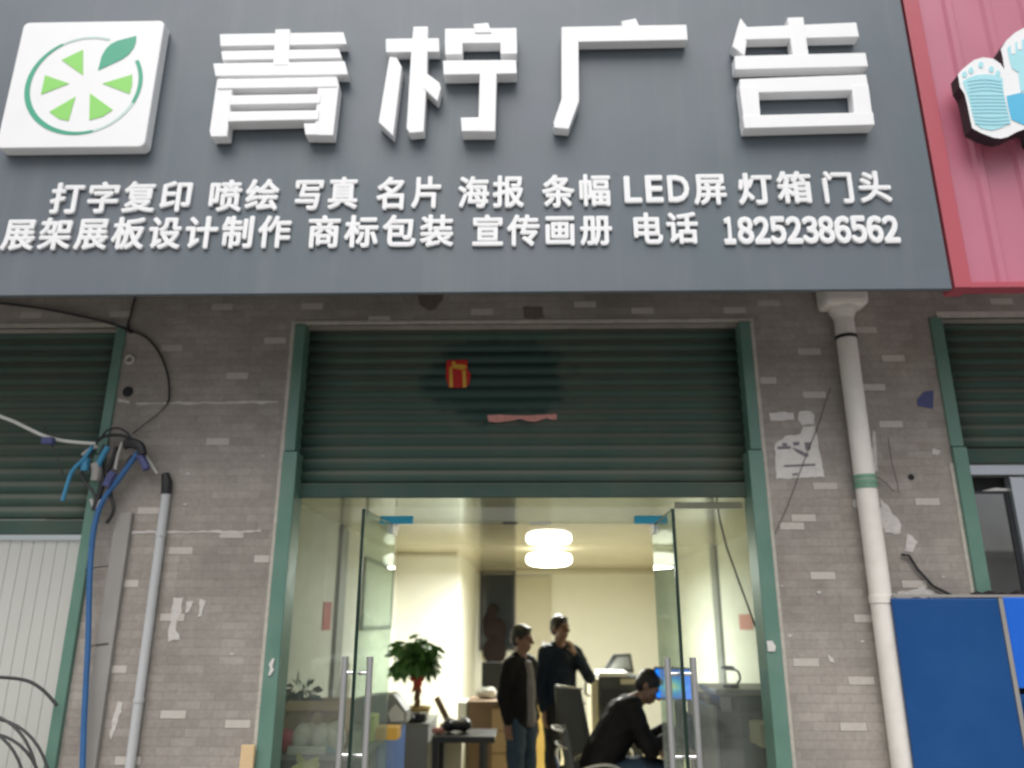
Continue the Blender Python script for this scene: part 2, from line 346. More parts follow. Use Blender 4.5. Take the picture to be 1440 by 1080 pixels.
def screen_mat():
    m = bpy.data.materials.new('blue_screen'); m.use_nodes = True
    n = m.node_tree.nodes; l = m.node_tree.links; b = n['Principled BSDF']; b.inputs['Base Color'].default_value = (.01, .01, .01, 1); b.inputs['Roughness'].default_value = .2
    tc = n.new('ShaderNodeTexCoord'); mp = n.new('ShaderNodeMapping'); mp.inputs['Location'].default_value = (-.42, 0, -.5); mp.inputs['Scale'].default_value = (1, 0, 1.2)
    l.new(tc.outputs['Generated'], mp.inputs[0]); g = n.new('ShaderNodeTexGradient'); g.gradient_type = 'SPHERICAL'
    mp2 = n.new('ShaderNodeVectorMath'); mp2.operation = 'SCALE'; mp2.inputs['Scale'].default_value = 2.3
    l.new(mp.outputs[0], mp2.inputs[0]); l.new(mp2.outputs[0], g.inputs[0])
    cr = n.new('ShaderNodeValToRGB'); e = cr.color_ramp.elements
    e[0].position = .0; e[0].color = (.01, .20, .85, 1); e[1].position = .95; e[1].color = (.75, .8, .35, 1)
    k = e.new(.35); k.color = (.02, .42, .85, 1); k = e.new(.6); k.color = (.2, .68, .75, 1)
    l.new(g.outputs['Fac'], cr.inputs[0]); l.new(cr.outputs[0], b.inputs['Emission Color']); b.inputs['Emission Strength'].default_value = .75
    return m
M['screen'] = screen_mat()

# ------------------------------------------------------------------ layout numbers
YW, YS, YSF = 4.45, 3.66, 3.587          # wall face, sign face, letter faces
YSH, YG = 4.56, 4.75                    # shutter curtain, glass plane
cx0 = (P(412, 457, YW).x + P(365, 1080, YW).x) / 2; cx1 = (P(1057, 452, YW).x + P(1109, 1080, YW).x) / 2
cz = P(735, 455, YW).z
lx1 = P(130, 770, YW).x; lz = P(90, 461, YW).z
rx0 = P(1331, 600, YW).x; rz = P(1360, 447, YW).z
zs0 = P(667, 411, YS).z; sx1 = P(1303, 204, YS).x
CEIL = 2.43; XL, XR, YB, YP = -1.62, 2.02, 12.8, 9.6
XP = P(645, 800, YP).x

# ------------------------------------------------------------------ ground
def struct(name, mb, m, **k): return tag(mb.build(name, m, **k), kind='structure')
struct('pavement', MB().box(-30, 30, -1.6, YW + .15, -.25, 0), M['pave'])
struct('kerb', MB().box(-30, 30, -1.75, -1.6, -.28, .012), M['conc'], bevel=.01)
struct('road', MB().box(-120, 120, -13, -1.75, -.35, -.28), M['asphalt'])
struct('road_marking', MB().box(-120, 120, -7.6, -7.48, -.279, -.276), M['paperw'])
struct('far_pavement', MB().box(-60, 60, -22, -13, -.3, -.02), M['pave'])
struct('ground', MB().box(-200, 200, -200, 200, -.5, -.36), M['conc'])

# ------------------------------------------------------------------ brick building
bld = empty('brick_building', (0, YW + .1, 0), 'grey brick shop front building with scattered pale bricks and three shutter openings', 'building')
w = MB(); w.mi = 0
WB = YW + .2; TOP = 6.2
w.box(-7, lx1 - 1.9, YW, WB, 0, TOP); w.box(lx1 - 1.9, lx1, YW, WB, lz, TOP)
w.box(lx1, cx0, YW, WB, 0, TOP); w.box(cx0, cx1, YW, WB, cz, TOP); w.box(cx1, rx0, YW, WB, 0, TOP)
w.box(rx0, rx0 + 2.4, YW, WB, rz, TOP); w.box(rx0 + 2.4, 8, YW, WB, 0, TOP)
w.mi = 1
PALE = [(167, 442), (307, 432), (240, 490), (371, 479), (325, 528), (295, 619), (206, 714), (313, 747), (245, 770), (362, 781), (174, 815), (228, 873), (173, 946), (248, 1008), (339, 1021), (163, 1072),
        (455, 429), (543, 449), (676, 439), (380, 478), (837, 427), (915, 435), (1087, 422), (1084, 531), (1142, 491), (1149, 551), (1219, 460), (1257, 500), (1234, 541), (1255, 592), (1164, 679), (1303, 701),
        (1121, 734), (1393, 420), (1122, 735), (1163, 804), (1285, 816), (1213, 864), (1123, 937), (1225, 963), (1188, 1027), (60, 440), (1040, 432)]
seen = set()
for px, py in PALE:
    p = P(px, py, YW); row = math.floor(p.z / RH); o = BW / 2 if row % 2 == 0 else 0
    k = round((p.x + o) / BW - .5)
    if (row, k) in seen: continue
    seen.add((row, k)); x0 = k * BW - o
    x0 = max(x0, cx1 + .03) if x0 < cx1 < x0 + BW else x0
    x1 = k * BW - o + BW
    x1 = min(x1, cx0 - .03) if x0 < cx0 < x1 else x1
    w.box(x0 + .003, x1 - .003, YW - .0025, YW + .01, row * RH + .003, row * RH + RH - .003)
wall = w.build('wall', [M['brick'], M['pale']], bld)
# upper storey behind and above the signs + flat roof
MB().box(-7, 8, WB + .002, 14, CEIL + .6, TOP + .4).build('upper_storey', M['tile'], bld)
# grout bands round the openings
def ragged(mb, pts, h, dy, jit, y):       # irregular smear following px points on the wall
    a, b = [], []
    for i in range(len(pts) - 1):
        n = max(2, int(abs(pts[i + 1][0] - pts[i][0]) / 7))
        for k in range(n):
            t = k / n; px = pts[i][0] * (1 - t) + pts[i + 1][0] * t; py = pts[i][1] * (1 - t) + pts[i + 1][1] * t
            q = P(px, py, y); hh = h * random.uniform(.35, 1.2); q.z += random.uniform(-jit, jit)
            a.append(q + Vector((0, 0, hh / 2))); b.append(q - Vector((0, 0, hh / 2)))
    for i in range(len(a) - 1):
        mb.prism([a[i], a[i + 1], b[i + 1], b[i]], dy)
    return mb
g = MB(); t = .026
g.box(cx0 - t, cx0, YW - .006, YW + .02, 0, cz); g.box(cx1, cx1 + t, YW - .006, YW + .02, 0, cz); g.box(cx0 - t, cx1 + t, YW - .006, YW + .02, cz, cz + t)
g.build('grout_band', M['cream'], bld, bevel=.004)
g = MB(); g.box(lx1 - 1.9, lx1 + .004, YW - .006, YW + .02, lz, lz + .03); g.build('grout_band', M['cream'], bld)
g = MB(); g.box(rx0 + .05, rx0 + 2.4, YW - .006, YW + .02, rz, rz + .04); g.box(rx0 - .02, rx0, YW - .006, YW + .02, 0, rz - .9); g.build('grout_band', M['cream'], bld)
ragged(MB(), [(192, 567), (300, 566), (398, 565)], .016, .008, .004, YW - .004).build('plaster_streak', M['plaster'], bld)
ragged(MB(), [(178, 749), (240, 748), (330, 748), (374, 746)], .017, .008, .004, YW - .004).build('plaster_streak', M['plaster'], bld)
ragged(MB(), [(166, 563), (190, 566)], .02, .008, .004, YW - .004).build('plaster_streak', M['plaster'], bld)
def splat(pts, name='plaster_patch', m='plaster', dy=.008, y=YW - .004, parent=bld, jit=2.0):
    out = []
    for i in range(len(pts)):
        a, b = pts[i], pts[(i + 1) % len(pts)]
        L = math.hypot(b[0] - a[0], b[1] - a[1]); n = max(1, int(L / 6))
        for k in range(n):
            t = k / n; j = jit if k else jit * .4
            out.append((a[0] + (b[0] - a[0]) * t + random.uniform(-j, j), a[1] + (b[1] - a[1]) * t + random.uniform(-j, j)))
    return MB().prism([P(x, y_, y) for x, y_ in out], dy).build(name, M[m], parent)
splat([(243, 840), (258, 840), (256, 860), (248, 880), (253, 900), (236, 902), (240, 870)])
splat([(262, 846), (272, 845), (266, 860), (260, 862)], jit=1.5); splat([(281, 842), (290, 845), (284, 866), (277, 868), (280, 855)], jit=1.5)
splat([(1238, 700), (1252, 716), (1268, 738), (1266, 750), (1244, 750), (1238, 730)]); splat([(1276, 750), (1291, 762), (1284, 776), (1273, 775)], jit=1.5)
splat([(1200, 703), (1212, 701), (1211, 716), (1200, 712)], jit=1.5); splat([(1227, 606), (1231, 606), (1234, 662), (1228, 664)], jit=1)
splat([(165, 986), (173, 988), (164, 1020), (156, 1040), (154, 1034)], jit=1.2); splat([(1312, 630), (1324, 634), (1319, 640), (1311, 638)], jit=1)
splat([(160, 812), (166, 812), (168, 850), (164, 852)], jit=1); splat([(1164, 920), (1172, 926), (1173, 933), (1167, 930)], jit=.6)
splat([(1262, 832), (1300, 826), (1330, 838), (1262, 842)], jit=2)
for q in ((1100, 824), (1152, 833), (1111, 894), (1257, 836), (1327, 811), (1213, 902), (264, 666), (326, 920), (370, 641), (1356, 693), (260, 709)):
    r_ = random.uniform(2, 4); splat([(q[0] - r_, q[1]), (q[0], q[1] - r_ * .6), (q[0] + r_, q[1]), (q[0], q[1] + r_ * .6)], 'paint_spot', jit=.5)
splat([(585, 412), (625, 414), (622, 424), (606, 436), (592, 430)], 'rust_stain', 'rust', .0015, YW - .0012, jit=3); splat([(735, 432), (764, 432), (765, 446), (738, 447)], 'rust_stain', 'rust', .0015, YW - .0012, jit=2)
# dark drilled hole and scorch marks
for px, py, rr in ((180, 551, .033), (1281, 671, .018)):
    q = P(px, py, YW); MB().cyl((q.x, YW - .003, q.z), (q.x, YW + .03, q.z), rr, rr, 14).build('wall_hole', M['dark'], bld)
q = P(183, 506, YW); MB().tube([(q.x + .025 * math.cos(a), YW - .008, q.z + .025 * math.sin(a)) for a in [i * math.pi / 8 for i in range(17)]], .007, 6).build('wall_ring', M['plaster'], bld)

# ------------------------------------------------------------------ interior shell (setting)
struct('interior_floor', MB().box(XL - .2, XR + .2, WB, YB + .2, -.25, .004), M['floor'])
c = MB(); c.box(XL - .2, XR + .2, WB + .004, YB + .2, CEIL, CEIL + .2); struct('interior_ceiling', c, M['ceil'])
struct('interior_wall', MB().box(XL - .12, XL, WB + .004, YP + .12, .004, CEIL), M['iwall'])
struct('interior_wall', MB().box(XR, XR + .12, WB + .004, YB + .12, .004, CEIL), M['iwall'])
struct('back_wall', MB().box(XP - .5, XR, YB, YB + .12, .004, CEIL), M['iwall'])
struct('partition_wall', MB().box(XL, XP, YP, YP + .12, .004, CEIL).box(XP - .12, XP, YP + .12, YB, .004, CEIL), M['iwall'])
q = P(776, 900, YB).x; q0 = P(722, 900, YB).x
dr = empty('interior_door', (q0, YB, 0), 'plain beige door panel in the back wall behind the two standing men', 'door')
MB().box(q0, q, YB - .04, YB - .001, .01, 2.32).build('door_leaf', M['iwall2'], dr, bevel=.005)
MB().cyl((P(764, 896, YB).x, YB - .09, 1.3), (P(764, 896, YB).x, YB - .04, 1.3), .03).build('handle', M['steel'], dr, True)
a, b = P(677, 806, YB - .05), P(723, 911, YB - .05)
fw = empty('framed_window', (a.x, YB, b.z), 'tall dark framed window on the back wall left of the beige door', 'window')
MB().box(a.x, b.x, YB - .035, YB - .001, b.z, a.z).build('pane', M['win'], fw)
f = MB()
for x0, x1, z0, z1 in ((a.x - .02, a.x + .02, b.z, a.z), (b.x - .02, b.x + .02, b.z, a.z), (a.x - .02, b.x + .02, a.z, a.z + .04), (a.x - .02, b.x + .02, b.z - .04, b.z)): f.box(x0, x1, YB - .06, YB - .037, z0, z1)
f.build('frame', M['vinyl'], fw)
a, b = P(678, 848, YB - .15), P(714, 911, YB - .15)
q = MB(); xc = (a.x + b.x) / 2
q.ell((xc - .03, YB - .14, a.z - .1), (.10, .05, .10)); q.ell((xc - .08, YB - .14, (a.z + b.z) / 2), (.12, .06, .22)); q.ell((xc + .07, YB - .14, (a.z + b.z) / 2 - .08), (.12, .06, .2)); q.ell((xc, YB - .14, b.z - .05), (.2, .06, .22))
gm_ = remesh(q, .02, 'hanging_coat', 4); gm_.materials.append(M['maroon']); c_ = Vector((xc, YB - .14, min(v.co.z for v in gm_.vertices))); gm_.transform(Matrix.Translation(-c_))
o_ = link('hanging_coat', gm_, None, 'all'); o_.location = c_; tag(o_, 'dark maroon coat hanging in front of the dark back window', 'coat')
for px, xx, lb in ((475, XL, 'grey vertical strip on the left interior wall'), (1011, XR, 'grey vertical strip on the right interior wall')):  # plain grey vertical strip on each side wall
    p = PX(px, 860, xx)
    s_ = 1 if xx < 0 else -1
    thing('wall_strip', MB().box(min(xx, xx + s_ * .03), max(xx, xx + s_ * .03), p.y - .12, p.y + .12, .01, CEIL - .01), M['pgrey'], lb, 'trunking', 'grey strips on the interior walls')
# framed board on left wall
a, b = PX(511, 782, XL), PX(548, 884, XL)
wb = empty('wall_board', (XL, (a.y + b.y) / 2, b.z), 'pale framed notice board on the left interior wall', 'notice board')
MB().box(XL + .001, XL + .012, a.y, b.y, b.z, a.z).build('board', M['paperw'], wb)
f = MB()
for y0, y1, z0, z1 in ((a.y, a.y + .04, b.z, a.z), (b.y - .04, b.y, b.z, a.z), (a.y + .04, b.y - .04, a.z - .04, a.z), (a.y + .04, b.y - .04, b.z, b.z + .04)): f.box(XL + .013, XL + .03, y0, y1, z0, z1)
f.build('frame', M['pgrey'], wb)
a, b = PX(455, 846, XL), PX(461, 886, XL)
thing('red_notice', MB().box(XL + .001, XL + .006, a.y, a.y + .25, b.z, a.z), M['redp'], 'small red paper notice on the left interior wall', 'notice')
a = PX(1050, 873, XR)
thing('pink_notice', MB().box(XR - .006, XR - .001, a.y - .2, a.y + .25, a.z - .08, a.z + .06), M['pink'], 'faded pink notice on the right interior wall above the copier', 'notice')

cn_ = MB(); cn_.box(XP - .4, XR - .001, YB - .05, YB - .001, CEIL - .07, CEIL - .002); struct('cornice', cn_, M['iwall2'], bevel=.01)
cn_ = MB(); cn_.box(XL + .001, XP - .002, YP - .03, YP - .001, CEIL - .05, CEIL - .002); struct('cornice', cn_, M['iwall2'], bevel=.01)
thing('thin_cable', MB().tube([P(x, y, 4.95) for x, y in ((1006, 690), (1012, 730), (1022, 770), (1040, 820), (1062, 880), (1092, 960))], .006, 6), M['rubber'], 'thin dark cable slanting down behind the right glass panel', 'cable', smooth=True)
# ceiling lamp: the light in the shop
LY = 9.0; lp = P(772, 784, LY)
lamp = empty('ceiling_lamp', (lp.x, LY, CEIL), 'lit drum shaped ceiling lamp hanging over the back of the shop', 'lamp')
MB().lathe((lp.x, LY, 0), [(.02, CEIL), (.09, CEIL - .001), (.09, CEIL - .055), (.02, CEIL - .056)]).build('base', M['lampb'], lamp, True)
MB().lathe((lp.x, LY, 0), [(.05, CEIL - .057), (.20, CEIL - .057), (.24, CEIL - .066), (.258, CEIL - .095), (.26, CEIL - .135), (.245, CEIL - .165), (.20, CEIL - .188), (.13, CEIL - .198), (.03, CEIL - .20)], 40).build('diffuser', M['lampm'], lamp, 'all')

ld = bpy.data.lights.new('lamp_light', 'AREA'); ld.shape = 'DISK'; ld.size = .40; ld.energy = 98; ld.color = (.98, 1, .96)
lo = bpy.data.objects.new('lamp_light', ld); COL.objects.link(lo); lo.parent = lamp; lo.location = (0, 0, -.212)
# ------------------------------------------------------------------ roller shutters
def shutter(name, label, x0, x1, z0, z1, railw, zstep, railb, sides=(1, 1), pitch=.075, Y=YSH):
    r = empty(name, ((x0 + x1) / 2, Y, z0), label, 'roller shutter', 'green roller shutters over the shop openings')
    m = MB(); prof = []; z = z0 + .09
    while z < z1:
        for k in range(7):
            t = k / 7; zz = z + t * pitch
            if zz > z1: break
            prof.append((zz, -.020 * math.sin(math.pi * min(1, t * 1.12)) ** .8 if t * 1.12 < 1 else .003))
        z += pitch
    prof.append((z1, 0))
    nx = 10; rows = []
    for zz, dy in prof: rows.append([m.bm.verts.new((x0 + (x1 - x0) * i / nx, Y + dy, zz)) for i in range(nx + 1)])
    for a, b in zip(rows, rows[1:]):
        for i in range(nx): m._f([a[i], a[i + 1], b[i + 1], b[i]])
    cu = m.build('curtain', M['shut'], r, True)
    cu.modifiers.new('thick', 'SOLIDIFY').thickness = .004
    MB().box(x0, x1, Y - .022, Y + .012, z0, z0 + .086).build('bottom_bar', M['shut'], r, bevel=.006)
    for s, x in ((-1, x0), (1, x1)):
        if not sides[0 if s < 0 else 1]: continue
        xo = x + s * railw; xa, xb = min(x, xo), max(x, xo)
        MB().box(xa, xb, YW - .015, Y + .03, zstep + .006, z1).build('guide_rail', M['rail'], r, bevel=.005)
        xi = x - s * (railb - railw); xa, xb = min(xi, xo), max(xi, xo)
        MB().box(xa, xb, YW - .03, Y + .035, 0, zstep).build('side_post', M['rail'], r, bevel=.005)
    return r
ms = shutter('roller_shutter', 'half raised green roller shutter over the glass entrance in the middle', cx0 + .065, cx1 - .065, P(735, 700, YSH).z, cz, .065, P(400, 636, YW).z, .085)
a = P(600, 478, YSH - .03); b = P(796, 592, YSH - .03)
next(o for o in ms.children if o.name.startswith('curtain')).data.materials[0] = shutter_mat(((a.x + b.x) / 2, (a.z + b.z) / 2, (b.x - a.x) / 2, (a.z - b.z) / 2))
# torn red and gold paper and the pink strip stuck to the shutter
yy = YSH - .026
rp = empty('torn_red_paper', P(643, 545, yy), 'torn red square with a gold stroke stuck on the middle shutter', 'paper')
MB().prism([P(x, y, yy) for x, y in ((628, 507), (657, 506), (658, 520), (662, 526), (660, 540), (655, 545), (631, 545), (627, 530))], .002).build('sheet', M['redp'], rp)
y2 = yy - .002
g = MB()
for pl in (((632, 517), (636, 515), (637, 544), (632, 545)), ((650, 521), (655, 520), (656, 544), (651, 545)), ((636, 508), (640, 508), (641, 512), (654, 513), (657, 517), (650, 520), (640, 518), (635, 518))):
    g.prism([P(x, y, y2) for x, y in pl], .0015)
g.build('gold_stroke', M['gold'], rp)
q = [(685, 584), (700, 583), (722, 584), (745, 584), (765, 583), (783, 582), (783, 590), (776, 590), (768, 588), (752, 593), (742, 592), (732, 589), (715, 592), (700, 594), (687, 593)]
thing('torn_pink_strip', MB().prism([P(x, y, yy) for x, y in q], .003), M['pink'], 'torn pink paper strip stuck across the middle shutter', 'paper')
ls = shutter('roller_shutter', 'dusty green roller shutter above the white ribbed door on the far left', lx1 - 1.9, lx1 - .06, P(60, 752, YSH).z, lz, .06, P(150, 640, YW).z, .062, (0, 1), .076)
rs = shutter('roller_shutter', 'green roller shutter above the aluminium window on the far right', rx0 + .075, rx0 + 2.4, P(1400, 652, YSH).z, rz, .075, P(1330, 630, YW).z, .08, (1, 0))

# white ribbed door under left shutter
zt = P(60, 754, YSH).z - .02
dd = empty('ribbed_door', (lx1 - 1, YSH + .05, 0), 'white ribbed door panel under the left shutter', 'door')
m = MB(); x = lx1 - 1.9
m.box(x, lx1 - .055, YSH + .03, YSH + .05, .01, zt)
while x < lx1 - .06:
    m.box(x, min(x + .066, lx1 - .057), YSH + .0262, YSH + .029, .011, zt - .002); x += .07
m.build('panel', M['ribbed'], dd, bevel=.004)

# ------------------------------------------------------------------ grey shop sign
sg = empty('shop_sign', (0, YS, zs0), 'large dark grey shop sign with raised white Chinese characters above the entrance', 'sign')
XS0 = -5.5; ZT = 5.75
MB().box(XS0, sx1, YS, YS + .03, zs0, ZT).build('panel', M['sign'], sg, bevel=.004)
f = MB(); f.box(XS0, sx1 - .001, YS + .031, YW - .002, ZT - .06, ZT - .01)
f.build('return_panel', M['sign'], sg)
f = MB()
x = XS0 + .6
while x < sx1 - .3: f.box(x, x + .04, YS + .032, YW - .004, zs0 + .35, zs0 + .39); x += 1.1
f.box(XS0, sx1 - .04, YS + .032, YS + .07, zs0 + .42, zs0 + .46); f.build('frame_bracket', M['alu'], sg)
CH = {
 '青': ((280, 20), [[(155, 150), (1095, 135), (1122, 228), (160, 243)], [(165, 278), (1060, 262), (1085, 333), (175, 350)], [(105, 372), (1105, 355), (1130, 458), (122, 470)], [(578, 113), (690, 111), (682, 385), (560, 388)],
      [(135, 490), (262, 488), (212, 928), (88, 930), (78, 885)], [(905, 480), (1045, 474), (1062, 540), (1018, 920), (872, 918)], [(792, 828), (910, 822), (905, 916), (806, 916)], [(137, 492), (1043, 474), (1050, 552), (140, 566)], [(235, 615), (925, 604), (918, 675), (230, 690)], [(222, 738), (912, 727), (905, 800), (214, 815)]]),
 '柠': ((520, 20), [[(120, 185), (525, 180), (530, 285), (122, 290)], [(330, 93), (443, 91), (436, 440), (410, 893), (300, 902), (278, 865), (312, 300)], [(148, 322), (205, 328), (243, 400), (178, 925), (65, 820)], [(425, 440), (530, 520), (541, 560), (515, 662), (405, 560)],
      [(570, 108), (1115, 103), (1118, 217), (570, 222)], [(569, 200), (705, 198), (705, 305), (572, 308)], [(990, 198), (1119, 196), (1120, 300), (992, 303)], [(785, 73), (900, 63), (925, 140), (800, 142)], [(555, 350), (1112, 345), (1118, 450), (560, 460)], [(835, 430), (965, 428), (953, 890), (822, 890)], [(690, 783), (840, 780), (838, 888), (697, 889)]]),
 '广': ((760, 20), [[(612, 52), (725, 30), (765, 115), (640, 120)], [(160, 95), (1110, 78), (1120, 195), (162, 212)], [(159, 180), (290, 178), (294, 660), (215, 872), (104, 862), (100, 822), (160, 640)]]),
 '告': ((1010, 10), [[(170, 80), (230, 160), (203, 372), (108, 300)], [(205, 150), (1050, 115), (1072, 225), (200, 247)], [(525, 78), (648, 74), (692, 385), (570, 388)], [(125, 370), (1120, 345), (1140, 450), (130, 475)],
      [(163, 545), (1125, 510), (1145, 628), (168, 652)], [(160, 600), (305, 597), (328, 900), (203, 918)], [(1015, 590), (1142, 585), (1182, 890), (1042, 895)], [(185, 822), (1178, 797), (1190, 893), (200, 920)]]),
}
for ch, ((ox, oy), strokes) in CH.items():
    m = MB()
    for i, st in enumerate(strokes):
        y = YSF - .0017 * i
        m.prism([P(ox + u / 5.4, oy + v / 5.4, y) for u, v in st], YS - .004 - y - .006)
    m.build('character', M['white'], sg, bevel=.004)
# logo plate
pl = [P(ox, oy, YSF - .005) for ox, oy in [(0 + u / 5.142, 20 + v / 5.142) for u, v in ((165, 65), (1185, 40), (1050, 955), (-25, 972))]]
cxp, czp = [sum(p.x for p in pl) / 4, sum(p.z for p in pl) / 4]
x0 = (pl[0].x + pl[3].x) / 2; x1 = (pl[1].x + pl[2].x) / 2; z1 = (pl[0].z + pl[1].z) / 2; z0 = (pl[2].z + pl[3].z) / 2
def rrect(x0, x1, z0, z1, r, y, n=6):
    o = []
    for cx, cz_, a0 in ((x1 - r, z1 - r, 0), (x0 + r, z1 - r, 90), (x0 + r, z0 + r, 180), (x1 - r, z0 + r, 270)):
        for k in range(n + 1):
            t = R(a0 + 90 * k / n); o.append(Vector((cx + r * math.cos(t), y, cz_ + r * math.sin(t))))
    return o
lg = MB().prism(rrect(x0, x1, z0, z1, .035, YSF - .005), YS - YSF).build('logo_plate', M['white'], sg, bevel=.006)
yl = YSF - .0075
L = lambda u, v: P(u / 5.142, 20 + v / 5.142, yl)
# ring: a circle in the plane of the plate, thick at lower left, open at the leaf
c0 = L(604, 508); rx_ = (L(1037, 440).x - L(168, 575).x) / 2; rz_ = (L(680, 152).z - L(520, 862).z) / 2
n = 72; a0, a1 = R(72), R(72 + 318)
ins, out = [], []
for k in range(n + 1):
    t = a0 + (a1 - a0) * k / n; th = .013 + .018 * max(0, math.cos(t - R(205))) ** 1.2 + .010 * max(0, math.cos(t - R(370))) ** 3
    out.append(c0 + Vector((rx_ * math.cos(t), 0, rz_ * math.sin(t)))); ins.append(c0 + Vector(((rx_ - th) * math.cos(t), 0, (rz_ - th) * math.sin(t))))
seg_ = {}
for k in range(n):
    ang = math.degrees(a0 + (a1 - a0) * k / n)
    seg_.setdefault((0 if ang < 120 else 1 if ang < 285 else 2 if ang < 335 else 3), MB()).prism([out[k], out[k + 1], ins[k + 1], ins[k]], .0015)
for k, mb_ in seg_.items(): mb_.build('ring_arc', M['tealp' if k in (0, 2) else 'teal'], lg)  # pale top arc paints in the glare on the ring
for tri in ([(600, 255), (600, 440), (445, 330)], [(325, 440), (500, 500), (295, 580)], [(545, 595), (495, 770), (425, 755), (355, 705)], [(650, 570), (815, 690), (740, 740), (645, 765)], [(740, 500), (955, 435), (955, 510), (935, 575)]):
    MB().prism([L(u, v) for u, v in tri], .0015).build('lime_segment', M['lime'], lg)
MB().prism([L(u, v) for u, v in ((708, 405), (735, 300), (765, 250), (800, 215), (845, 192), (890, 180), (985, 155), (982, 200), (968, 240), (930, 290), (885, 322), (840, 345))], .0015).build('leaf', M['teal'], lg)
# small lettering
YT = YS - .013
FONT_CACHE = {}
def glyph(ch, off):
    c = bpy.data.curves.new('g', 'FONT'); c.body = ch; c.size = 1; c.offset = off; c.extrude = .5; c.resolution_u = 3
    o = bpy.data.objects.new('g', c); COL.objects.link(o); dg = bpy.context.evaluated_depsgraph_get(); dg.update()
    m = bpy.data.meshes.new_from_object(o.evaluated_get(dg)); bpy.data.objects.remove(o); bpy.data.curves.remove(c); return m
def phrase(items, name='lettering'):
    # items: (char, px0, px1, pytop, pybottom, off, mode)
    bm = bmesh.new()
    for ch, a, b, t, bo, off, mode in items:
        key = (ch, 0)
        if key not in FONT_CACHE: FONT_CACHE[key] = glyph(ch, 0)
        gm = FONT_CACHE[key]
        xs = [v.co.x for v in gm.vertices]; ys = [v.co.y for v in gm.vertices]
        A, B = P(a, bo, YT), P(b, bo, YT); T = P(a, t, YT)
        if mode == 'cjk': gx0, gx1, gz0, gz1 = .03, .97, -.085, .85
        else: gx0, gx1, gz0, gz1 = min(xs), max(xs), min(ys), max(ys)
        # middle of the glyph sits at the middle of its span at mid-height
        Mx = P((a + b) / 2, (t + bo) / 2, YT).x; W = (B.x - A.x); H = T.z - A.z
        if mode == 'digit1': W *= .72
        sx, sz = W / (gx1 - gx0), H / (gz1 - gz0)
        mat4 = Matrix(((sx, 0, 0, Mx - sx * (gx0 + gx1) / 2), (0, 0, -.013, YS - .0065), (0, sz, 0, A.z - sz * gz0), (0, 0, 0, 1)))
        for k_, (du, dv) in enumerate(((0, 0), (-1, -1), (1, -1), (-1, 1), (1, 1), (0, 1.2), (0, -1.2), (1.2, 0), (-1.2, 0))):
            n0 = len(bm.verts); bm.from_mesh(gm); bm.verts.ensure_lookup_table()
            sh_ = mat4 @ Vector((gx0 + du * off * 1.1, gz0 + dv * off * 1.1, 0)) - mat4 @ Vector((gx0, gz0, 0)) + Vector((0, -.0005 * k_, 0))
            for v in bm.verts[n0:]: v.co = mat4 @ v.co + sh_
    bmesh.ops.recalc_face_normals(bm, faces=bm.faces[:])
    m = bpy.data.meshes.new(name); bm.to_mesh(m); bm.free(); m.materials.append(M['white']); link(name, m, sg)
def cj(s, a, b, t0, t1, b0, b1, off=.022, wfrac=.86):
    n = len(s); pitch = (b - a) / (n - 1 + wfrac) if n > 1 else (b - a)
    out = []
    for i, ch in enumerate(s):
        xa = a + pitch * i; xb = xa + pitch * wfrac if n > 1 else b; u = i / max(1, n - 1)
        out.append((ch, xa, xb, t0 + (t1 - t0) * u, b0 + (b1 - b0) * u, off, 'cjk'))
    return out
phrase(cj('打字复印', 72, 270, 258, 255, 300, 297)); phrase(cj('喷绘', 294, 392, 254, 253, 297, 295)); phrase(cj('写真', 414, 503, 252, 250, 295, 293))
phrase(cj('名片', 530, 622, 250, 249, 294, 292)); phrase(cj('海报', 645, 736, 249, 248, 292, 291)); phrase(cj('条幅', 763, 858, 247, 246, 291, 289))
phrase([('L', 879, 901, 249, 284, .02, 'x'), ('E', 909, 931, 248, 283.5, .02, 'x'), ('D', 940, 968, 248, 283, .02, 'x'), ('屏', 976, 1021, 244, 287, .022, 'cjk')])
phrase(cj('灯箱', 1038, 1141, 244, 242, 287, 285)); phrase(cj('门头', 1156, 1252, 242, 241, 285, 284))
phrase(cj('展架展板设计制作', 5, 408, 308, 304, 351, 348)); phrase(cj('商标包装', 433, 637, 304, 303, 348, 346)); phrase(cj('宣传画册', 664, 860, 303, 302, 346, 344)); phrase(cj('电话', 888, 981, 300, 299, 343, 342))
dg_ = []
for i, ch in enumerate('１８２５２３８６５６２'):
    a = 1016 + 22.7 * i; dg_.append((ch, a, a + 19.5, 307 - .2 * i, 341.5 - .2 * i, .035, 'digit1' if ch == '１' else 'x'))
phrase(dg_)

# ------------------------------------------------------------------ red neighbour sign
YR = YS + .02
r0 = sx1 + .028
rd = empty('red_sign', (r0 + 1, YR, zs0), 'red corrugated metal shop sign beside the grey sign at upper right', 'sign')
zr0 = P(1390, 404, YR).z; bwid = .088
m = MB(); xx = r0 + bwid; k = 0
ys = []
while xx < r0 + 3.2:
    for dx, dy in ((0, 0), (.155, 0), (.17, -.018), (.205, -.018), (.22, 0)): ys.append((xx + dx, YR + .05 + dy))
    xx += .22
rows = [[m.bm.verts.new((x, y, z)) for x, y in ys] for z in (zr0 + .035, ZT)]
for i in range(len(ys) - 1): m._f([rows[0][i], rows[0][i + 1], rows[1][i + 1], rows[1][i]])
sh_ = m.build('corrugated_sheet', M['red'], rd); sh_.modifiers.new('t', 'SOLIDIFY').thickness = .004
f = MB(); f.box(r0, r0 + bwid, YR, YR + .12, zr0, ZT); f.box(r0 + bwid, r0 + 3.2, YR + .004, YR + .09, zr0 + .001, zr0 + .036); f.build('border_frame', M['redf'], rd, bevel=.004)
E0 = YR - .10
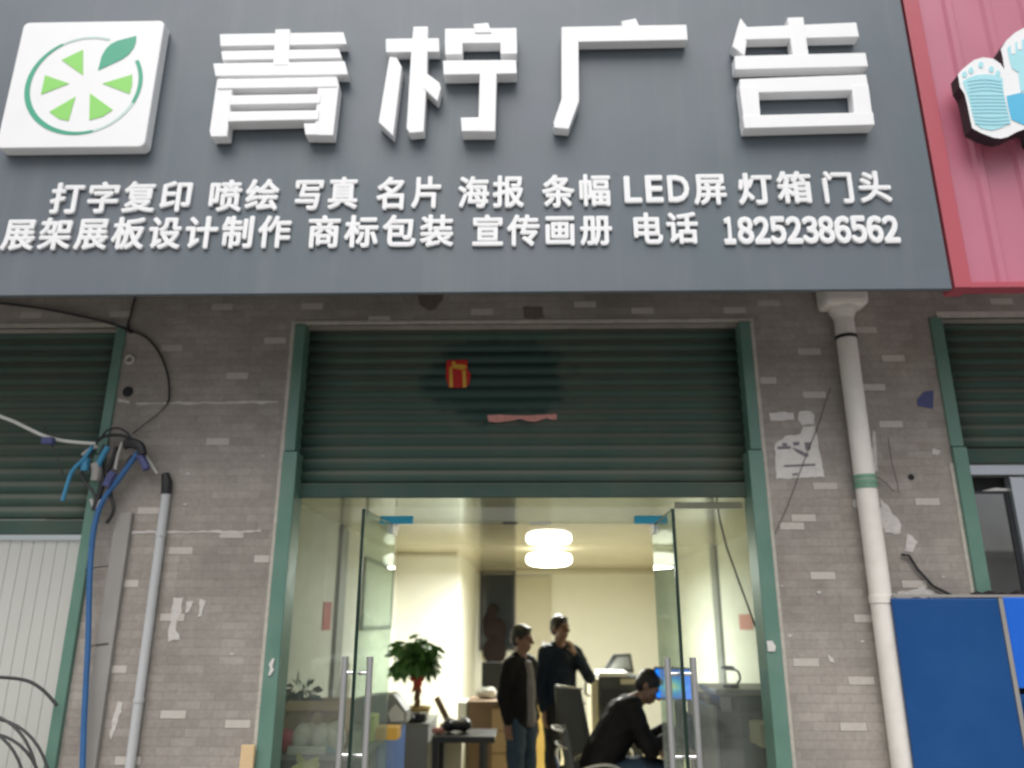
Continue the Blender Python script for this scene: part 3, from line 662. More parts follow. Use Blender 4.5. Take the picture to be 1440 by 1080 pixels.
EP = lambda u, v, y=E0: P(1240 + u / 4.91, v / 4.91, y)
outl = [(525, 515), (545, 490), (590, 450), (640, 412), (700, 396), (770, 405), (820, 440), (846, 478), (836, 400), (822, 340), (860, 280), (920, 225), (990, 188), (1080, 160), (1180, 170), (1260, 230), (1290, 330), (1270, 470), (1250, 560), (1290, 700), (1280, 830), (1200, 900), (1090, 920), (985, 892), (930, 912), (870, 945), (820, 957), (770, 950), (690, 920), (625, 885), (610, 820), (590, 720), (572, 650), (540, 600)]
em = MB(); em.mi = 0; em.prism([EP(u, v) for u, v in outl], .075, side=1); emo = em.build('emblem', [M['white'], M['black']], rd)
E1 = E0 - .003
def ins(pts, m, y=E1, dy=.002, nm='emblem_shape'): MB().prism([EP(u, v, y) for u, v in pts], dy).build(nm, M[m], emo)
ins([(560, 560), (600, 535), (650, 518), (720, 512), (790, 520), (835, 540), (840, 640), (868, 760), (890, 845), (830, 880), (760, 900), (690, 885), (645, 850), (625, 780), (605, 690), (580, 620)], 'sky', nm='left_sole')
for i in range(13):
    v = 560 + i * 24; x0_, x1_ = 585 + i * 5.2 + (6 if i < 3 else 0), 826 + i * 5.2
    ln = MB()
    for k in range(8):
        t0_, t1_ = k / 8, (k + 1) / 8
        h = lambda t: -14 * (1 if i < 4 else -.6 if i > 9 else .15) * math.sin(math.pi * t)
        ua, ub = x0_ + (x1_ - x0_) * t0_, x0_ + (x1_ - x0_) * t1_
        ln.prism([EP(ua, v + h(t0_), E1 - .002), EP(ub, v + h(t1_), E1 - .002), EP(ub, v + h(t1_) + 6, E1 - .002), EP(ua, v + h(t0_) + 6, E1 - .002)], .0015)
    ln.build('sole_line', M['skyl'], emo)
for u, v in ((570, 515), (615, 488), (683, 450), (755, 480), (800, 510)):
    MB().prism([EP(u + 17 * math.cos(t), v + 22 * math.sin(t)) + Vector((0, -.003, 0)) for t in [i * math.pi / 6 for i in range(12)]], .002).build('toe_mark', M['sky'], emo)
ins([(868, 330), (905, 300), (940, 285), (1000, 262), (1100, 240), (1190, 260), (1215, 340), (1200, 480), (1180, 600), (960, 632), (945, 500), (900, 470), (880, 400)], 'sky', nm='right_sole')
for u, v in ((905, 340), (950, 310), (1010, 260)): ins([(u - 14, v - 40), (u + 16, v - 44), (u + 18, v + 30), (u - 10, v + 32)], 'white', E1 - .002, nm='toe_mark')
ins([(862, 662), (958, 640), (1100, 650), (1200, 680), (1190, 800), (1090, 860), (985, 862), (930, 840), (895, 822), (875, 740)], 'azure', nm='heel_block')
f = MB().tube([EP(985, 900, E0 + .06), EP(975, 960, E0 + .09), EP(990, 1020, E0 + .14)], .012, 8).build('cable', M['rubber'], rd, True)

# ------------------------------------------------------------------ downpipe
yp = YW - .075; pxx = (P(1187, 440, yp).x + P(1222, 700, yp).x + P(1266, 1080, yp).x) / 3; pr = .057
dp = empty('downpipe', (pxx, yp, 0), 'cream plastic rain downpipe on the brick pier right of the entrance', 'downpipe')
zf = P(1187, 436, yp).z
MB().lathe((pxx, yp, 0), [(pr, .0), (pr, zf)], 28).build('pipe', M['pvc'], dp, True)
zc = P(1244, 843, yp).z
MB().lathe((pxx, yp, 0), [(pr + .001, zc - .02), (pr + .005, zc - .018), (pr + .005, zc + .02), (pr + .001, zc + .022)], 28).build('collar', M['pvc'], dp, True)
MB().lathe((pxx, yp, 0), [(pr + .001, zf - .06), (pr + .012, zf - .03), (pr + .026, zf - .006), (pr + .028, zf + .12)], 28).build('hopper_neck', M['pvc'], dp, True)
hz = P(1187, 434, yp).z
MB().box(pxx - .13, pxx + .13, yp - .10, YW - .004, hz - .004, hz + .24).build('hopper', M['pvc'], dp, bevel=.03)
zc = P(1191, 475, yp).z; MB().lathe((pxx, yp, 0), [(pr + .001, zc - .01), (pr + .006, zc - .009), (pr + .006, zc + .009), (pr + .001, zc + .01)], 28).box(pxx - .012, pxx + .012, yp + pr - .002, YW - .001, zc - .009, zc + .009).build('strap', M['rubber'], dp, True)
zc = P(1219, 677, yp).z
tp = MB()
for dz in (-.03, -.004, .024): tp.lathe((pxx, yp, 0), [(pr + .001, zc + dz - .012), (pr + .0045, zc + dz - .011), (pr + .0045, zc + dz + .010), (pr + .001, zc + dz + .011)], 28)
tp.build('tape_wrap', M['gtape'], dp, True)
thing('loose_cable', MB().tube([P(x, y, YW - .03) for x, y in ((1232, 670), (1245, 678), (1255, 690), (1264, 693), (1262, 680), (1254, 650), (1249, 615))], .0026, 6), M['wire'], 'thin dark wire tied to the downpipe by green tape', 'cable', smooth=True)
thing('thin_cable', MB().tube([P(x, y, YW - .012) for x, y in ((1168, 545), (1150, 600), (1130, 650), (1108, 710), (1090, 750))], .0022, 6), M['wire'], 'thin dark wire slanting across the torn white poster', 'cable', smooth=True)
thing('black_cable', MB().tube([P(x, y, YW - .02) for x, y in ((1268, 780), (1278, 781), (1290, 800), (1312, 824), (1340, 838), (1364, 842))], .008, 8), M['rubber'], 'black cable hanging from a nail to the top of the blue hoarding', 'cable', smooth=True)

# posters and stickers on the right pier
tp = empty('torn_poster', P(1122, 672, YW), 'half torn white paper notice on the brick pier left of the downpipe', 'poster')
def torn(pts, jit=1.2):
    return splat(pts, 'paper_piece', 'paper', .002, YW - .005, tp, jit)
torn([(1081, 581), (1098, 579), (1116, 580), (1117, 590), (1100, 592), (1084, 591)]); torn([(1123, 579), (1140, 578), (1146, 584), (1145, 596), (1128, 598), (1122, 590)])
torn([(1090, 624), (1105, 613), (1125, 610), (1130, 600), (1146, 598), (1150, 620), (1159, 671), (1092, 673), (1090, 645)])
k = MB()
for pl in (((1093, 628), (1112, 627), (1112, 631), (1094, 632)), ((1114, 629), (1128, 634), (1138, 640), (1134, 643), (1120, 636)), ((1100, 623), (1107, 623), (1107, 627), (1100, 627)), ((1115, 622), (1124, 621), (1124, 626), (1116, 627)), ((1131, 622), (1140, 622), (1140, 632), (1133, 633)), ((1102, 654), (1146, 652), (1147, 655), (1103, 657)), ((1114, 666), (1122, 665), (1122, 668), (1115, 669))):
    k.prism([P(x, y, YW - .0065) for x, y in pl], .001)
k.build('faded_print', M['ink'], tp)
thing('blue_sticker', MB().prism([P(x, y, YW - .004) for x, y in ((1299, 551), (1313, 549), (1312, 575), (1291, 571), (1290, 562))], .002), M['purple'], 'small peeling dark blue sticker on the brick pier beside the right shutter', 'sticker')
for (px, py), lb in (((1084, 909), 'white paper scrap stuck on the right green door post'), ):
    thing('paper_scrap', MB().prism([P(px + x, py + y, YW - .038) for x, y in ((-6, -8), (2, -8), (7, 0), (6, 7), (-4, 7))], .002), M['paper'], lb, 'paper')
thing('paper_scrap', MB().prism([P(x, y, YW - .038) for x, y in ((383, 926), (386, 926), (383, 938), (385, 942), (380, 950), (377, 950), (380, 940), (378, 934))], .002), M['paper'], 'thin white scrape of paper on the left green door post', 'paper')

# ------------------------------------------------------------------ blue hoarding on the right
yb = YW - .16
hx0 = (P(1258, 842, yb).x + P(1283, 1080, yb).x) / 2; hz1 = P(1330, 841, yb).z
hxm = P(1420, 920, yb).x
hd = empty('blue_hoarding', (hx0 + .8, yb, 0), 'blue sheet metal hoarding boards standing beside the downpipe', 'hoarding')
MB().box(hx0, hxm - .01, yb, yb + .03, 0, hz1).build('board', M['hoard'], hd, bevel=.008)
zb2 = P(1430, 968, yb).z
MB().box(hxm + .014, hxm + 1.2, yb - .004, yb + .028, zb2, hz1 + .004).build('board', M['hoard2'], hd, bevel=.006)
MB().box(hxm + .014, hxm + 1.2, yb + .004, yb + .028, 0, zb2 - .03).build('board', M['hoard'], hd)
MB().box(hxm - .009, hxm + .013, yb - .002, yb + .02, 0, hz1 + .001).box(hx0 + .01, hxm + 1.2, yb + .002, yb + .026, hz1 + .0045, hz1 + .018).build('edge_strip', M['duct'], hd)
sb = MB(); a = P(1433, 972, yb - .03); sb.ell((a.x + .155, yb - .02, a.z - .07), (.13, .03, .085), None, 3); sb.ell((a.x + .23, yb - .02, a.z - .03), (.12, .03, .06), None, 3)
thing('white_bag', sb, M['paperw'], 'crumpled white plastic bag tucked under the bright blue board', 'bag', smooth='all')
for q, s_ in (((1352, 838), .05), ((1405, 838), .045), ((1430, 836), .04)):
    pass
rub = MB()
for px in (1375, 1392, 1410, 1432):
    q = P(px, 838, yb + .1); rub.ell((q.x, yb + .10, hz1 - .02), (.06, .04, .05 + .02 * random.random()), None, 2)
thing('rag_bundle', rub, M['maroon'], 'dark bundle of rags piled behind the top of the blue hoarding', 'rags', smooth='all')

# right window
wy = YSH + .02
win = empty('shop_window', (rx0 + 1, wy, 1.6), 'aluminium framed shop window with dark glass under the right shutter', 'window')
zt = P(1400, 655, wy).z; zt2 = P(1400, 669, wy).z; zg = P(1400, 694, wy).z
MB().box(rx0 + .02, rx0 + 2.4, wy - .03, wy + .04, zt2, zt).build('head_rail', M['alu'], win, bevel=.004)
MB().box(rx0 + .02, rx0 + 2.4, wy + .045, wy + .06, .5, zt2 - .001).build('dark_backing', M['dark'], win)
xs_ = P(1424, 720, wy).x
MB().box(xs_, xs_ + .085, wy - .035, wy + .03, .5, P(1425, 672, wy).z).build('stile', M['alu'], win, bevel=.004)
MB().box(rx0 + .04, rx0 + 2.4, wy + .004, wy + .012, .5, zg).build('pane', M['wglass'], win)
MB().box(rx0 + .03, xs_ - .001, wy - .004, wy + .02, zg, zg + .014).box(xs_ - .028, xs_ - .002, wy - .006, wy + .018, .5, zg - .001).build('gasket', M['black'], win)
pc = [P(x, y, wy + .003) for x, y in ((1346, 690), (1353, 684), (1362, 687), (1374, 692), (1386, 689), (1400, 686), (1418, 687), (1418, 693), (1346, 694))]
thing('torn_paper_edge', MB().prism(pc, .002), M['paper'], 'torn white paper edge along the top of the dark right window', 'paper')

# ------------------------------------------------------------------ glass entrance
gx0, gx1 = cx0 + .03, cx1 - .03
hl, hr = P(557, 740, YG), P(917, 740, YG); ztr = (hl.z + hr.z) / 2 + .012; zsh = CEIL - .002
gf = empty('glass_entrance', ((hl.x + hr.x) / 2, YG, 0), 'frameless glass shop entrance with both door leaves swung open', 'glass entrance')
MB().box(gx0, hl.x - .004, YG - .006, YG + .006, .006, zsh).build('side_panel', M['glass'], gf)
MB().box(hr.x + .004, gx1, YG - .006, YG + .006, .006, zsh).build('side_panel', M['glass'], gf)
MB().box(hl.x - .003, hr.x + .003, YG - .006, YG + .006, ztr, zsh).build('transom_panel', M['glass'], gf)
for hp, s in ((hl, 1), (hr, -1)):
    xa, xb = (P(535, 731, YG).x, P(581, 731, YG).x) if s > 0 else (P(892, 731, YG).x, P(938, 731, YG).x)
    ft = MB().box(xa, xb, YG - .016, YG + .016, ztr + .002, ztr + .05).build('patch_fitting', M['bluef'], gf, bevel=.003)
    MB().box(hp.x - .014, hp.x + .014, YG - .012, YG + .012, ztr - .035, ztr + .001).build('pivot', M['steel'], ft)
xa, xb = P(948, 711, YG).x, P(1044, 711, YG).x; zz = P(1000, 711, YG).z
MB().box(xa, xb, YG - .0085, YG - .0065, zz - .02, zz + .02).build('tape_strip', M['whitebar'], gf)
xa, xb = P(745, 740, YG).x, P(775, 740, YG).x
MB().box(xa, xb, YG - .009, YG - .0065, ztr - .002, ztr + .014).build('tape_strip', M['paperw'], gf)
xa, xb = P(707, 738, YG).x, P(728, 738, YG).x
MB().box(xa, xb, YG - .009, YG - .0065, ztr, ztr + .012).build('tape_strip', M['pdark'], gf)
W = (hr.x - hl.x) / 2 - .004
for hp, pe, lab in ((hl, (512, 708), 'left'), (hr, (946, 714), 'right')):
    # swing angle such that the leaf has its real width
    best = min((abs((Vector((P(pe[0], pe[1], yy_).x - hp.x, yy_ - YG))).length - W), yy_) for yy_ in [YG - W - .1 + i * .002 for i in range(120)])
    q = P(pe[0], pe[1], best[1]); e = Vector((q.x, best[1], 0)); h = Vector((hp.x, YG - .02, 0)); d = (e - h).normalized(); nn = Vector((d.y, -d.x, 0))
    dz = ztr - .012
    leaf = MB()
    def leafbox(mb, s0, s1, z0, z1, t): 
        A = h + d * s0; B = h + d * s1; n2 = nn * t
        mb.hexa([A - n2 + Vector((0, 0, z0)), B - n2 + Vector((0, 0, z0)), B + n2 + Vector((0, 0, z0)), A + n2 + Vector((0, 0, z0)), A - n2 + Vector((0, 0, z1)), B - n2 + Vector((0, 0, z1)), B + n2 + Vector((0, 0, z1)), A + n2 + Vector((0, 0, z1))]); return mb
    Wd = (e - h).length
    lf = leafbox(MB(), 0, Wd - .004, .03, dz - .004, .006).build('door', M['dglass'], gf)
    leafbox(leafbox(MB(), Wd - .0038, Wd, .03, dz, .0085), 0, Wd - .004, dz - .0038, dz, .0062).build('glass_edge', M['gedge'], lf)
    for s in (-1, 1):
        cpos = h + d * (Wd - .05) + nn * s * .062
        MB().cyl(cpos + Vector((0, 0, .93)), cpos + Vector((0, 0, 1.475)), .0165, n=18).build('handle', M['steel'], lf, True)
        hb = MB()
        for z in (1.03, 1.40):
            c0_ = h + d * (Wd - .05) + Vector((0, 0, z)); hb.cyl(c0_ + nn * s * .0065, c0_ + nn * s * .05, .010)
        hb.build('standoff', M['chrome'], lf, True)
    leafbox(MB(), 0, .12, dz - .055, dz - .006, .014).build('hinge_patch', M['steel'], lf)

# ------------------------------------------------------------------ cables, conduit, tangle on the left pier
cxx = (P(232, 690, YW - .03).x + P(187, 1070, YW - .03).x) / 2; yc = YW - .032
zc = P(230, 690, yc).z
cn = empty('conduit_pipe', (cxx, yc, 0), 'grey plastic conduit pipe running down the brick pier left of the entrance', 'pipe')
MB().cyl((cxx, yc, 0), (cxx, yc, zc), .0255, n=20).build('pipe', M['gpvc'], cn, True)
for z in (P(196, 985, yc).z, P(222, 752, yc).z): MB().lathe((cxx, yc, 0), [(.026, z - .01), (.029, z - .009), (.029, z + .009), (.026, z + .01)], 20).build('collar', M['gpvc'], cn, True)
MB().tube([(cxx, yc, zc - .02), (cxx - .004, yc - .002, zc + .05), (cxx - .02, yc - .004, zc + .10)], [.029, .03, .022], 12).build('tape_sleeve', M['rubber'], cn, True)
dx0, dx1 = P(127, 990, YW).x, P(151, 990, YW).x
thing('cable_duct', MB().box(dx0, dx1, YW - .035, YW - .001, 0, P(145, 722, YW).z), M['duct'], 'flat grey cable duct beside the blue cable on the left pier', 'duct', bevel=.004)
Q = lambda pts, y: [P(a, b, y if not isinstance(y, (list, tuple)) else y[i]) for i, (a, b) in enumerate(pts)]
def smoothpts(pts, n=6):
    pts = [Vector(p) for p in pts]; out = []
    for i in range(len(pts) - 1):
        p0, p1, p2, p3 = pts[max(i - 1, 0)], pts[i], pts[i + 1], pts[min(i + 2, len(pts) - 1)]
        for k in range(n):
            t = k / n; out.append(.5 * ((2 * p1) + (p2 - p0) * t + (2 * p0 - 5 * p1 + 4 * p2 - p3) * t * t + (3 * p1 - p0 - 3 * p2 + p3) * t ** 3))
    return out + [pts[-1]]
def cable(name, pts, y, r, m, label, n=6): return thing(name, MB().tube(smoothpts(Q(pts, y), n), r, 8), M[m], label, 'cable', smooth=True)
cable('blue_cable', [(196, 634), (180, 656), (164, 678), (150, 696), (138, 720), (130, 758), (126, 820), (124, 900), (121, 960), (118, 1020), (116, 1090)], 4.36, .0155, 'bluec', 'thick blue cable hanging down beside the flat grey duct')
cable('white_cable', [(-60, 545), (-10, 580), (20, 593), (60, 612), (90, 620), (135, 624)], [4.2, 4.22, 4.25, 4.28, 4.33, 4.36], .010, 'whitec', 'white overhead cable coming in from the left to the cable tangle')
cable('black_cable', [(190, 418), (184, 442), (181, 462), (205, 474), (224, 496), (235, 524), (238, 548), (236, 566), (222, 582), (204, 596), (186, 610)], YW - .015, [.0065] * 43 + [.003] * 18, 'rubber', 'black cable curving down the brick from the sign to the cable tangle')
cable('black_cable', [(-20, 424), (60, 434), (120, 446), (160, 456), (186, 468)], 4.42, .008, 'rubber', 'black cable running under the sign edge at the far left')
cable('thin_cable', [(62, 600), (74, 628), (84, 652), (88, 668)], 4.3, .004, 'rubber', 'thin black wire dangling from the white overhead cable')
cable('cyan_cable', [(130, 628), (118, 645), (102, 662), (95, 680), (88, 704)], 4.32, .011, 'cyanc', 'short pale blue cable end dangling in front of the left shutter')
jb = MB().box(-.035, .035, -.02, .02, -.02, .02); a = P(68, 620, 4.29); jb.bm.transform(Matrix.Translation(a))
thing('cable_clamp', jb, M['purple'], 'small dark clamp on the white overhead cable', 'clamp', bevel=.01)
tg = empty('cable_tangle', P(165, 680, 4.4), 'tangled bundle of black, blue and grey cables on the edge of the left pier', 'cable bundle')
def tc(pts, y, r, m, nm='cable_loop'): MB().tube(smoothpts(Q(pts, y)), r, 8).build(nm, M[m], tg, True)
tc([(140, 620), (150, 606), (166, 602), (180, 610), (186, 622), (176, 632)], 4.36, .006, 'rubber'); tc([(132, 624), (146, 614), (168, 612), (186, 618), (196, 628)], 4.37, .010, 'rubber')
tc([(136, 630), (124, 640), (116, 660), (118, 676), (130, 690), (136, 706)], 4.35, .008, 'rubber'); tc([(148, 626), (142, 650), (144, 676), (138, 700), (132, 718)], 4.36, .016, 'rubber')
tc([(172, 622), (166, 640), (162, 660)], 4.35, .009, 'greyc'); tc([(152, 628), (140, 650), (134, 672)], 4.345, .016, 'cyanc'); tc([(138, 628), (126, 632), (116, 640)], 4.34, .010, 'greyc')
tc([(122, 644), (120, 652), (119, 662)], 4.34, .022, 'cyanc'); tc([(134, 652), (136, 664), (134, 676)], 4.345, .026, 'duct'); tc([(160, 664), (154, 674), (150, 684)], 4.345, .024, 'purple')
tc([(176, 624), (190, 624), (198, 630), (200, 640)], 4.36, .028, 'rubber', 'black_boot'); tc([(196, 640), (202, 650), (206, 660)], 4.36, .022, 'purple', 'black_boot')
tc([(203, 636), (212, 652), (221, 666)], 4.38, .008, 'greyc'); tc([(164, 628), (158, 648), (150, 664)], 4.37, .012, 'rubber'); tc([(186, 640), (170, 668), (156, 690), (160, 716), (150, 736)], 4.38, .010, 'rubber')
tc([(128, 702), (134, 716), (140, 706), (150, 700)], 4.36, .010, 'greyc')
# coil of black cable lower left
coil = MB()
for i, (dx, dz, r_) in enumerate(((0, 0, .46), (.03, -.03, .42), (-.03, .02, .40), (.02, .05, .44), (-.02, -.05, .38))):
    c = P(-30, 1110, 4.36)
    coil.tube([(c.x + dx + (r_ * 1.0) * math.cos(t) * .88 - .02 * i, 4.34 - .012 * i, c.z - .02 + dz + r_ * math.sin(t) - .10) for t in [k * math.pi / 24 for k in range(49)]], .0075, 8)
thing('cable_coil', coil, M['coil'], 'coils of black cable hanging in front of the white ribbed door', 'cable coil', smooth=True)
cable('black_cable', [(-30, 952), (10, 953), (40, 958), (62, 972), (80, 992)], 4.36, .009, 'rubber', 'single black cable arching over the coils at the lower left')
for y_ in (796, 905): cable('cable_tie', [(120, y_ + 6), (135, y_ + 2), (152, y_)], YW - .038, .003, 'rubber', 'thin tie on the grey duct, ' + ('upper of the two' if y_ < 850 else 'lower of the two'), 3)
thing('wooden_plank', MB().box(P(338, 1060, 4.38).x, P(357, 1060, 4.38).x, 4.38, 4.405, 0, P(347, 1048, 4.38).z), M['wood'], 'pale wooden plank leaning by the left green door post', 'plank', bevel=.003)

# ------------------------------------------------------------------ inside: left side furniture
ct = empty('counter', (XL + .3, 5.9, 0), 'long low display counter along the left interior wall', 'counter')
CT = .88; cxr = P(560, 1045, 6.4).x; y0_, y1_ = 5.0, 6.75
MB().box(XL + .01, cxr, y0_, y1_, CT - .03, CT).build('top', M['pgrey'], ct, bevel=.004)
MB().box(XL + .02, cxr - .02, y0_ + .02, y1_ - .02, .004, CT - .031).build('cabinet', M['pdark'], ct)
MB().box(cxr - .019, cxr, y0_ + .6, y1_ - .01, .05, CT - .032).build('side_panel', M['dblue'], ct)
def at_top(px, y, z=CT): return P(px, 1000, y).x
def bx(name, px0, px1, Y, depth, z0, z1, m, label, cat, group=None, rz_=0, bevel=.004):
    return thing(name, MB().box(P(px0, 1000, Y).x, P(px1, 1000, Y).x, Y, Y + depth, z0, z1, rz_), M[m], label, cat, group, bevel=bevel)
def zat(py, Y): return P(720, py, Y).z
cb = empty('cardboard_box', (P(440, 1000, 5.3).x, 5.3, CT), 'long open cardboard box with dusty green leaves on the left counter', 'box')
a, b = max(XL + .01, P(389, 1000, 5.2).x), P(482, 1000, 5.2).x; zt = zat(987, 5.2); YC = 5.2
m = MB(); m.box(a, b, YC, YC + .01, CT, zt); m.box(a, b, YC + .22, YC + .23, CT, zt); m.box(a, a + .01, YC + .011, YC + .219, CT, zt); m.box(b - .01, b, YC + .011, YC + .219, CT, zt); m.box(a + .011, b - .011, YC + .011, YC + .219, CT, CT + .02)
m.quad((a, YC, zt), (b, YC, zt), (b - .02, YC - .05, zt - .05), (a + .02, YC - .05, zt - .05)); m.build('carton', M['card'], cb)
def leaves(mb, c, rad, n, size, squash=1, droop=.4):
    for i in range(n):
        v = Vector((random.gauss(0, 1), random.gauss(0, 1), random.gauss(0, 1))).normalized() * (random.uniform(.35, 1) ** .6)
        p = Vector(c) + Vector((v.x * rad[0], v.y * rad[1], v.z * rad[2]))
        d = (v + Vector((random.uniform(-.6, .6), random.uniform(-.6, .6), random.uniform(-.9, .3) - droop))).normalized()
        s = d.cross(Vector((random.random(), random.random(), random.random()))).normalized(); L_ = size * random.uniform(.7, 1.3); wd = L_ * .22
        u = s.cross(d) * L_ * .08
        mb.quad(p, p + d * L_ * .5 + s * wd + u, p + d * L_, p + d * L_ * .5 - s * wd + u)
    return mb
ca = P(424, 978, 5.3)
thing('dusty_plant', leaves(MB(), (ca.x, 5.3, ca.z - .01), (.10, .07, .08), 130, .085).tube([(ca.x, 5.3, CT + .02), (ca.x + .01, 5.3, ca.z - .05)], .012, 6), M['leafd'], 'dusty green leafy plant standing in the long cardboard box', 'plant')
def heap(name, px0, px1, py0, py1, Y, m, label, cat, n=6, zb=CT):
    mb = MB(); a, b = P(px0, py0, Y), P(px1, py1, Y); z1 = max(a.z, zb + .04)
    for i in range(n):
        mb.ell((random.uniform(a.x + .05, b.x - .05), Y + random.uniform(0, .08), zb + (z1 - zb) * .45), ((b.x - a.x) * random.uniform(.2, .34), .06, (z1 - zb) * random.uniform(.35, .55)), Vector((random.uniform(-.5, .5), 0, 1)).to_track_quat('Z', 'Y'), 2)
    me = remesh(mb, .012, name, 3); me.materials.append(M[m])
    tx = bpy.data.textures.get('crumple') or bpy.data.textures.new('crumple', 'CLOUDS'); tx.noise_scale = .06
    zmin = min(v.co.z for v in me.vertices); c = Vector(((a.x + b.x) / 2, Y, zmin)); me.transform(Matrix.Translation(-c))
    o = link(name, me, None, 'all'); o.location = Vector((c.x, c.y, zb + .001)); d = o.modifiers.new('crumple', 'DISPLACE'); d.texture = tx; d.strength = .02; d.texture_coords = 'LOCAL'
    return tag(o, label, cat)
heap('plastic_bag', 408, 482, 1014, 1046, 5.08, 'bag', 'crumpled pale plastic bag lying on the left counter', 'bag')
heap('pink_bag', 387, 412, 1020, 1048, 5.06, 'redbag', 'pinkish red bag at the front corner of the left counter', 'bag', 3)
heap('brown_bag', 430, 456, 1004, 1020, 5.12, 'card', 'brown paper bag in front of the long cardboard box', 'bag', 3)
bx('paper_stack', 408, 461, 5.01, .04, CT + .001, CT + .045, 'paperw', 'stack of yellowish paper at the front edge of the left counter', 'paper stack')
bx('light_blue_box', 462, 479, 5.05, .1, CT + .001, CT + .08, 'lblue', 'small light blue box on the counter behind the left handle', 'box')
yg = empty('yellow_stool', (P(432, 1070, 4.9).x, 4.9, 0), 'yellow green plastic stool in front of the left counter', 'stool')
xa, xb = P(417, 1060, 4.9).x, P(447, 1060, 4.9).x; zt = zat(1076, 4.9)
MB().box(xa, xb, 4.80, 4.965, zt - .03, zt).build('seat', M['yel'], yg, bevel=.006)
for sx_ in (xa + .012, xb - .012):
    for sy_ in (4.815, 4.95): MB().box(sx_ - .012, sx_ + .012, sy_ - .01, sy_ + .01, .004, zt - .031).build('leg', M['yel'], yg)
MB().prism([P(x, y, 4.97) for x, y in ((417, 1058), (421, 1060), (430, 1071), (440, 1066), (447, 1064), (447, 1072), (417, 1072))], .012).build('backrest', M['yel'], yg)
bx('green_folder', 470, 482, 5.25, .2, CT + .001, CT + .14, 'yel', 'upright yellow green folder on the left counter', 'folder')
bx('file_folder', 514, 526, 5.5, .2, CT + .001, CT + .16, 'yel', 'pale green folder between the grey cover and the orange box', 'folder')
bx('orange_box', 528, 560, 5.6, .16, CT + .001, zat(1024, 5.6), 'orange', 'orange box on the right end of the left counter', 'box')
# grey covered machine
gm = empty('covered_machine', (P(530, 1000, 6.5).x, 6.5, CT), 'grey dust covered machine with a sloping lid on the left counter', 'machine')
pts = [P(x, y, 6.45) for x, y in ((492, 985), (520, 978), (552, 976), (558, 982), (571, 1000), (571, 1028), (492, 1032))]
for p_ in pts: p_.z = max(p_.z, CT + .001)
MB().prism(pts, .25).build('cover', M['pgrey'], gm, bevel=.012)
MB().prism([P(x, y, 6.44) for x, y in ((545, 1003), (556, 990), (568, 1002), (568, 1014), (550, 1016))], .009).build('front_panel', M['paperw'], gm)
# cabinet with pot plant
cab = empty('side_cabinet', (P(586, 1000, 7.5).x, 7.5, 0), 'grey side cabinet under the potted money tree', 'cabinet')
xa, xb = P(566, 1000, 7.2).x, P(603, 1000, 7.2).x
MB().box(xa, xb, 7.2, 7.9, .004, .775).build('body', M['pgrey'], cab, bevel=.004); MB().box(xa - .01, xb + .01, 7.19, 7.91, .776, .795).build('top', M['pgrey'], cab, bevel=.003)
hb = MB(); a = P(583, 1012, 7.28)
hb.box(a.x - .07, a.x + .10, 7.25, 7.38, .797, .868); hb.cyl((a.x - .02, 7.25, .832), (a.x - .02, 7.19, .832), .03); hb.box(a.x - .115, a.x - .072, 7.26, 7.36, .797, .90)
thing('black_case', hb, M['plast'], 'black camera shaped case in front of the gold flower pot', 'case', bevel=.012)
Yp = 7.62; pc = P(586, 1000, Yp)
tree = empty('money_tree', (pc.x, Yp, .796), 'potted money tree with a red ribbon in a gold pot on the side cabinet', 'potted plant')
pz = zat(996, Yp)
MB().lathe((pc.x, Yp, 0), [(.02, .797), (.10, .797), (.125, pz), (.135, pz), (.135, pz + .01), (.11, pz + .01), (.10, pz - .03), (.01, pz - .03)], 24).build('pot', M['goldpot'], tree, True)
tz = zat(945, Yp); tk = MB()
for s in range(3):
    tk.tube([(pc.x + .018 * math.cos(z * 28 + s * 2.1), Yp + .018 * math.sin(z * 28 + s * 2.1), pz - .03 + z) for z in [k * (tz - pz + .05) / 14 for k in range(15)]], .014, 7)
tk.build('trunk', M['bark'], tree, True)
rb = zat(960, Yp); m = MB(); m.lathe((pc.x, Yp, 0), [(.03, rb - .035), (.042, rb - .03), (.045, rb + .03), (.03, rb + .04)], 14)
for s in (-1, 1): m.ell((pc.x + s * .035, Yp - .045, rb + .035), (.035, .012, .028), None, 2); m.prism([(pc.x, Yp - .05, rb), (pc.x + s * .03, Yp - .05, rb - .005), (pc.x + s * .05, Yp - .05, rb - .09), (pc.x + s * .028, Yp - .05, rb - .08)], .004)
m.build('ribbon', M['ribbon'], tree, True)
cc = P(584, 924, Yp); lv = MB()
clumps = [(cc.x - .02, Yp, cc.z + .05, .13), (cc.x - .11, Yp - .03, cc.z - .02, .10), (cc.x + .10, Yp + .02, cc.z - .0, .10), (cc.x, Yp - .1, cc.z - .04, .10), (cc.x + .04, Yp + .1, cc.z + .03, .11), (cc.x - .07, Yp, cc.z + .09, .09), (cc.x + .12, Yp - .05, cc.z - .08, .08), (cc.x - .14, Yp, cc.z - .08, .06), (cc.x + .13, Yp, cc.z + .06, .07), (cc.x + .05, Yp, cc.z + .13, .07)]
for x_, y_, z_, r_ in clumps: leaves(lv, (x_, y_, z_), (r_, r_, r_ * .8), 58, .115, droop=.7)
for x_, y_, z_, r_ in clumps: lv.tube([(pc.x, Yp, tz - .05), ((pc.x + x_) / 2, (Yp + y_) / 2, (tz + z_) / 2 - .01), (x_, y_, z_)], .005, 5)
lv.build('crown', M['leaf'], tree)
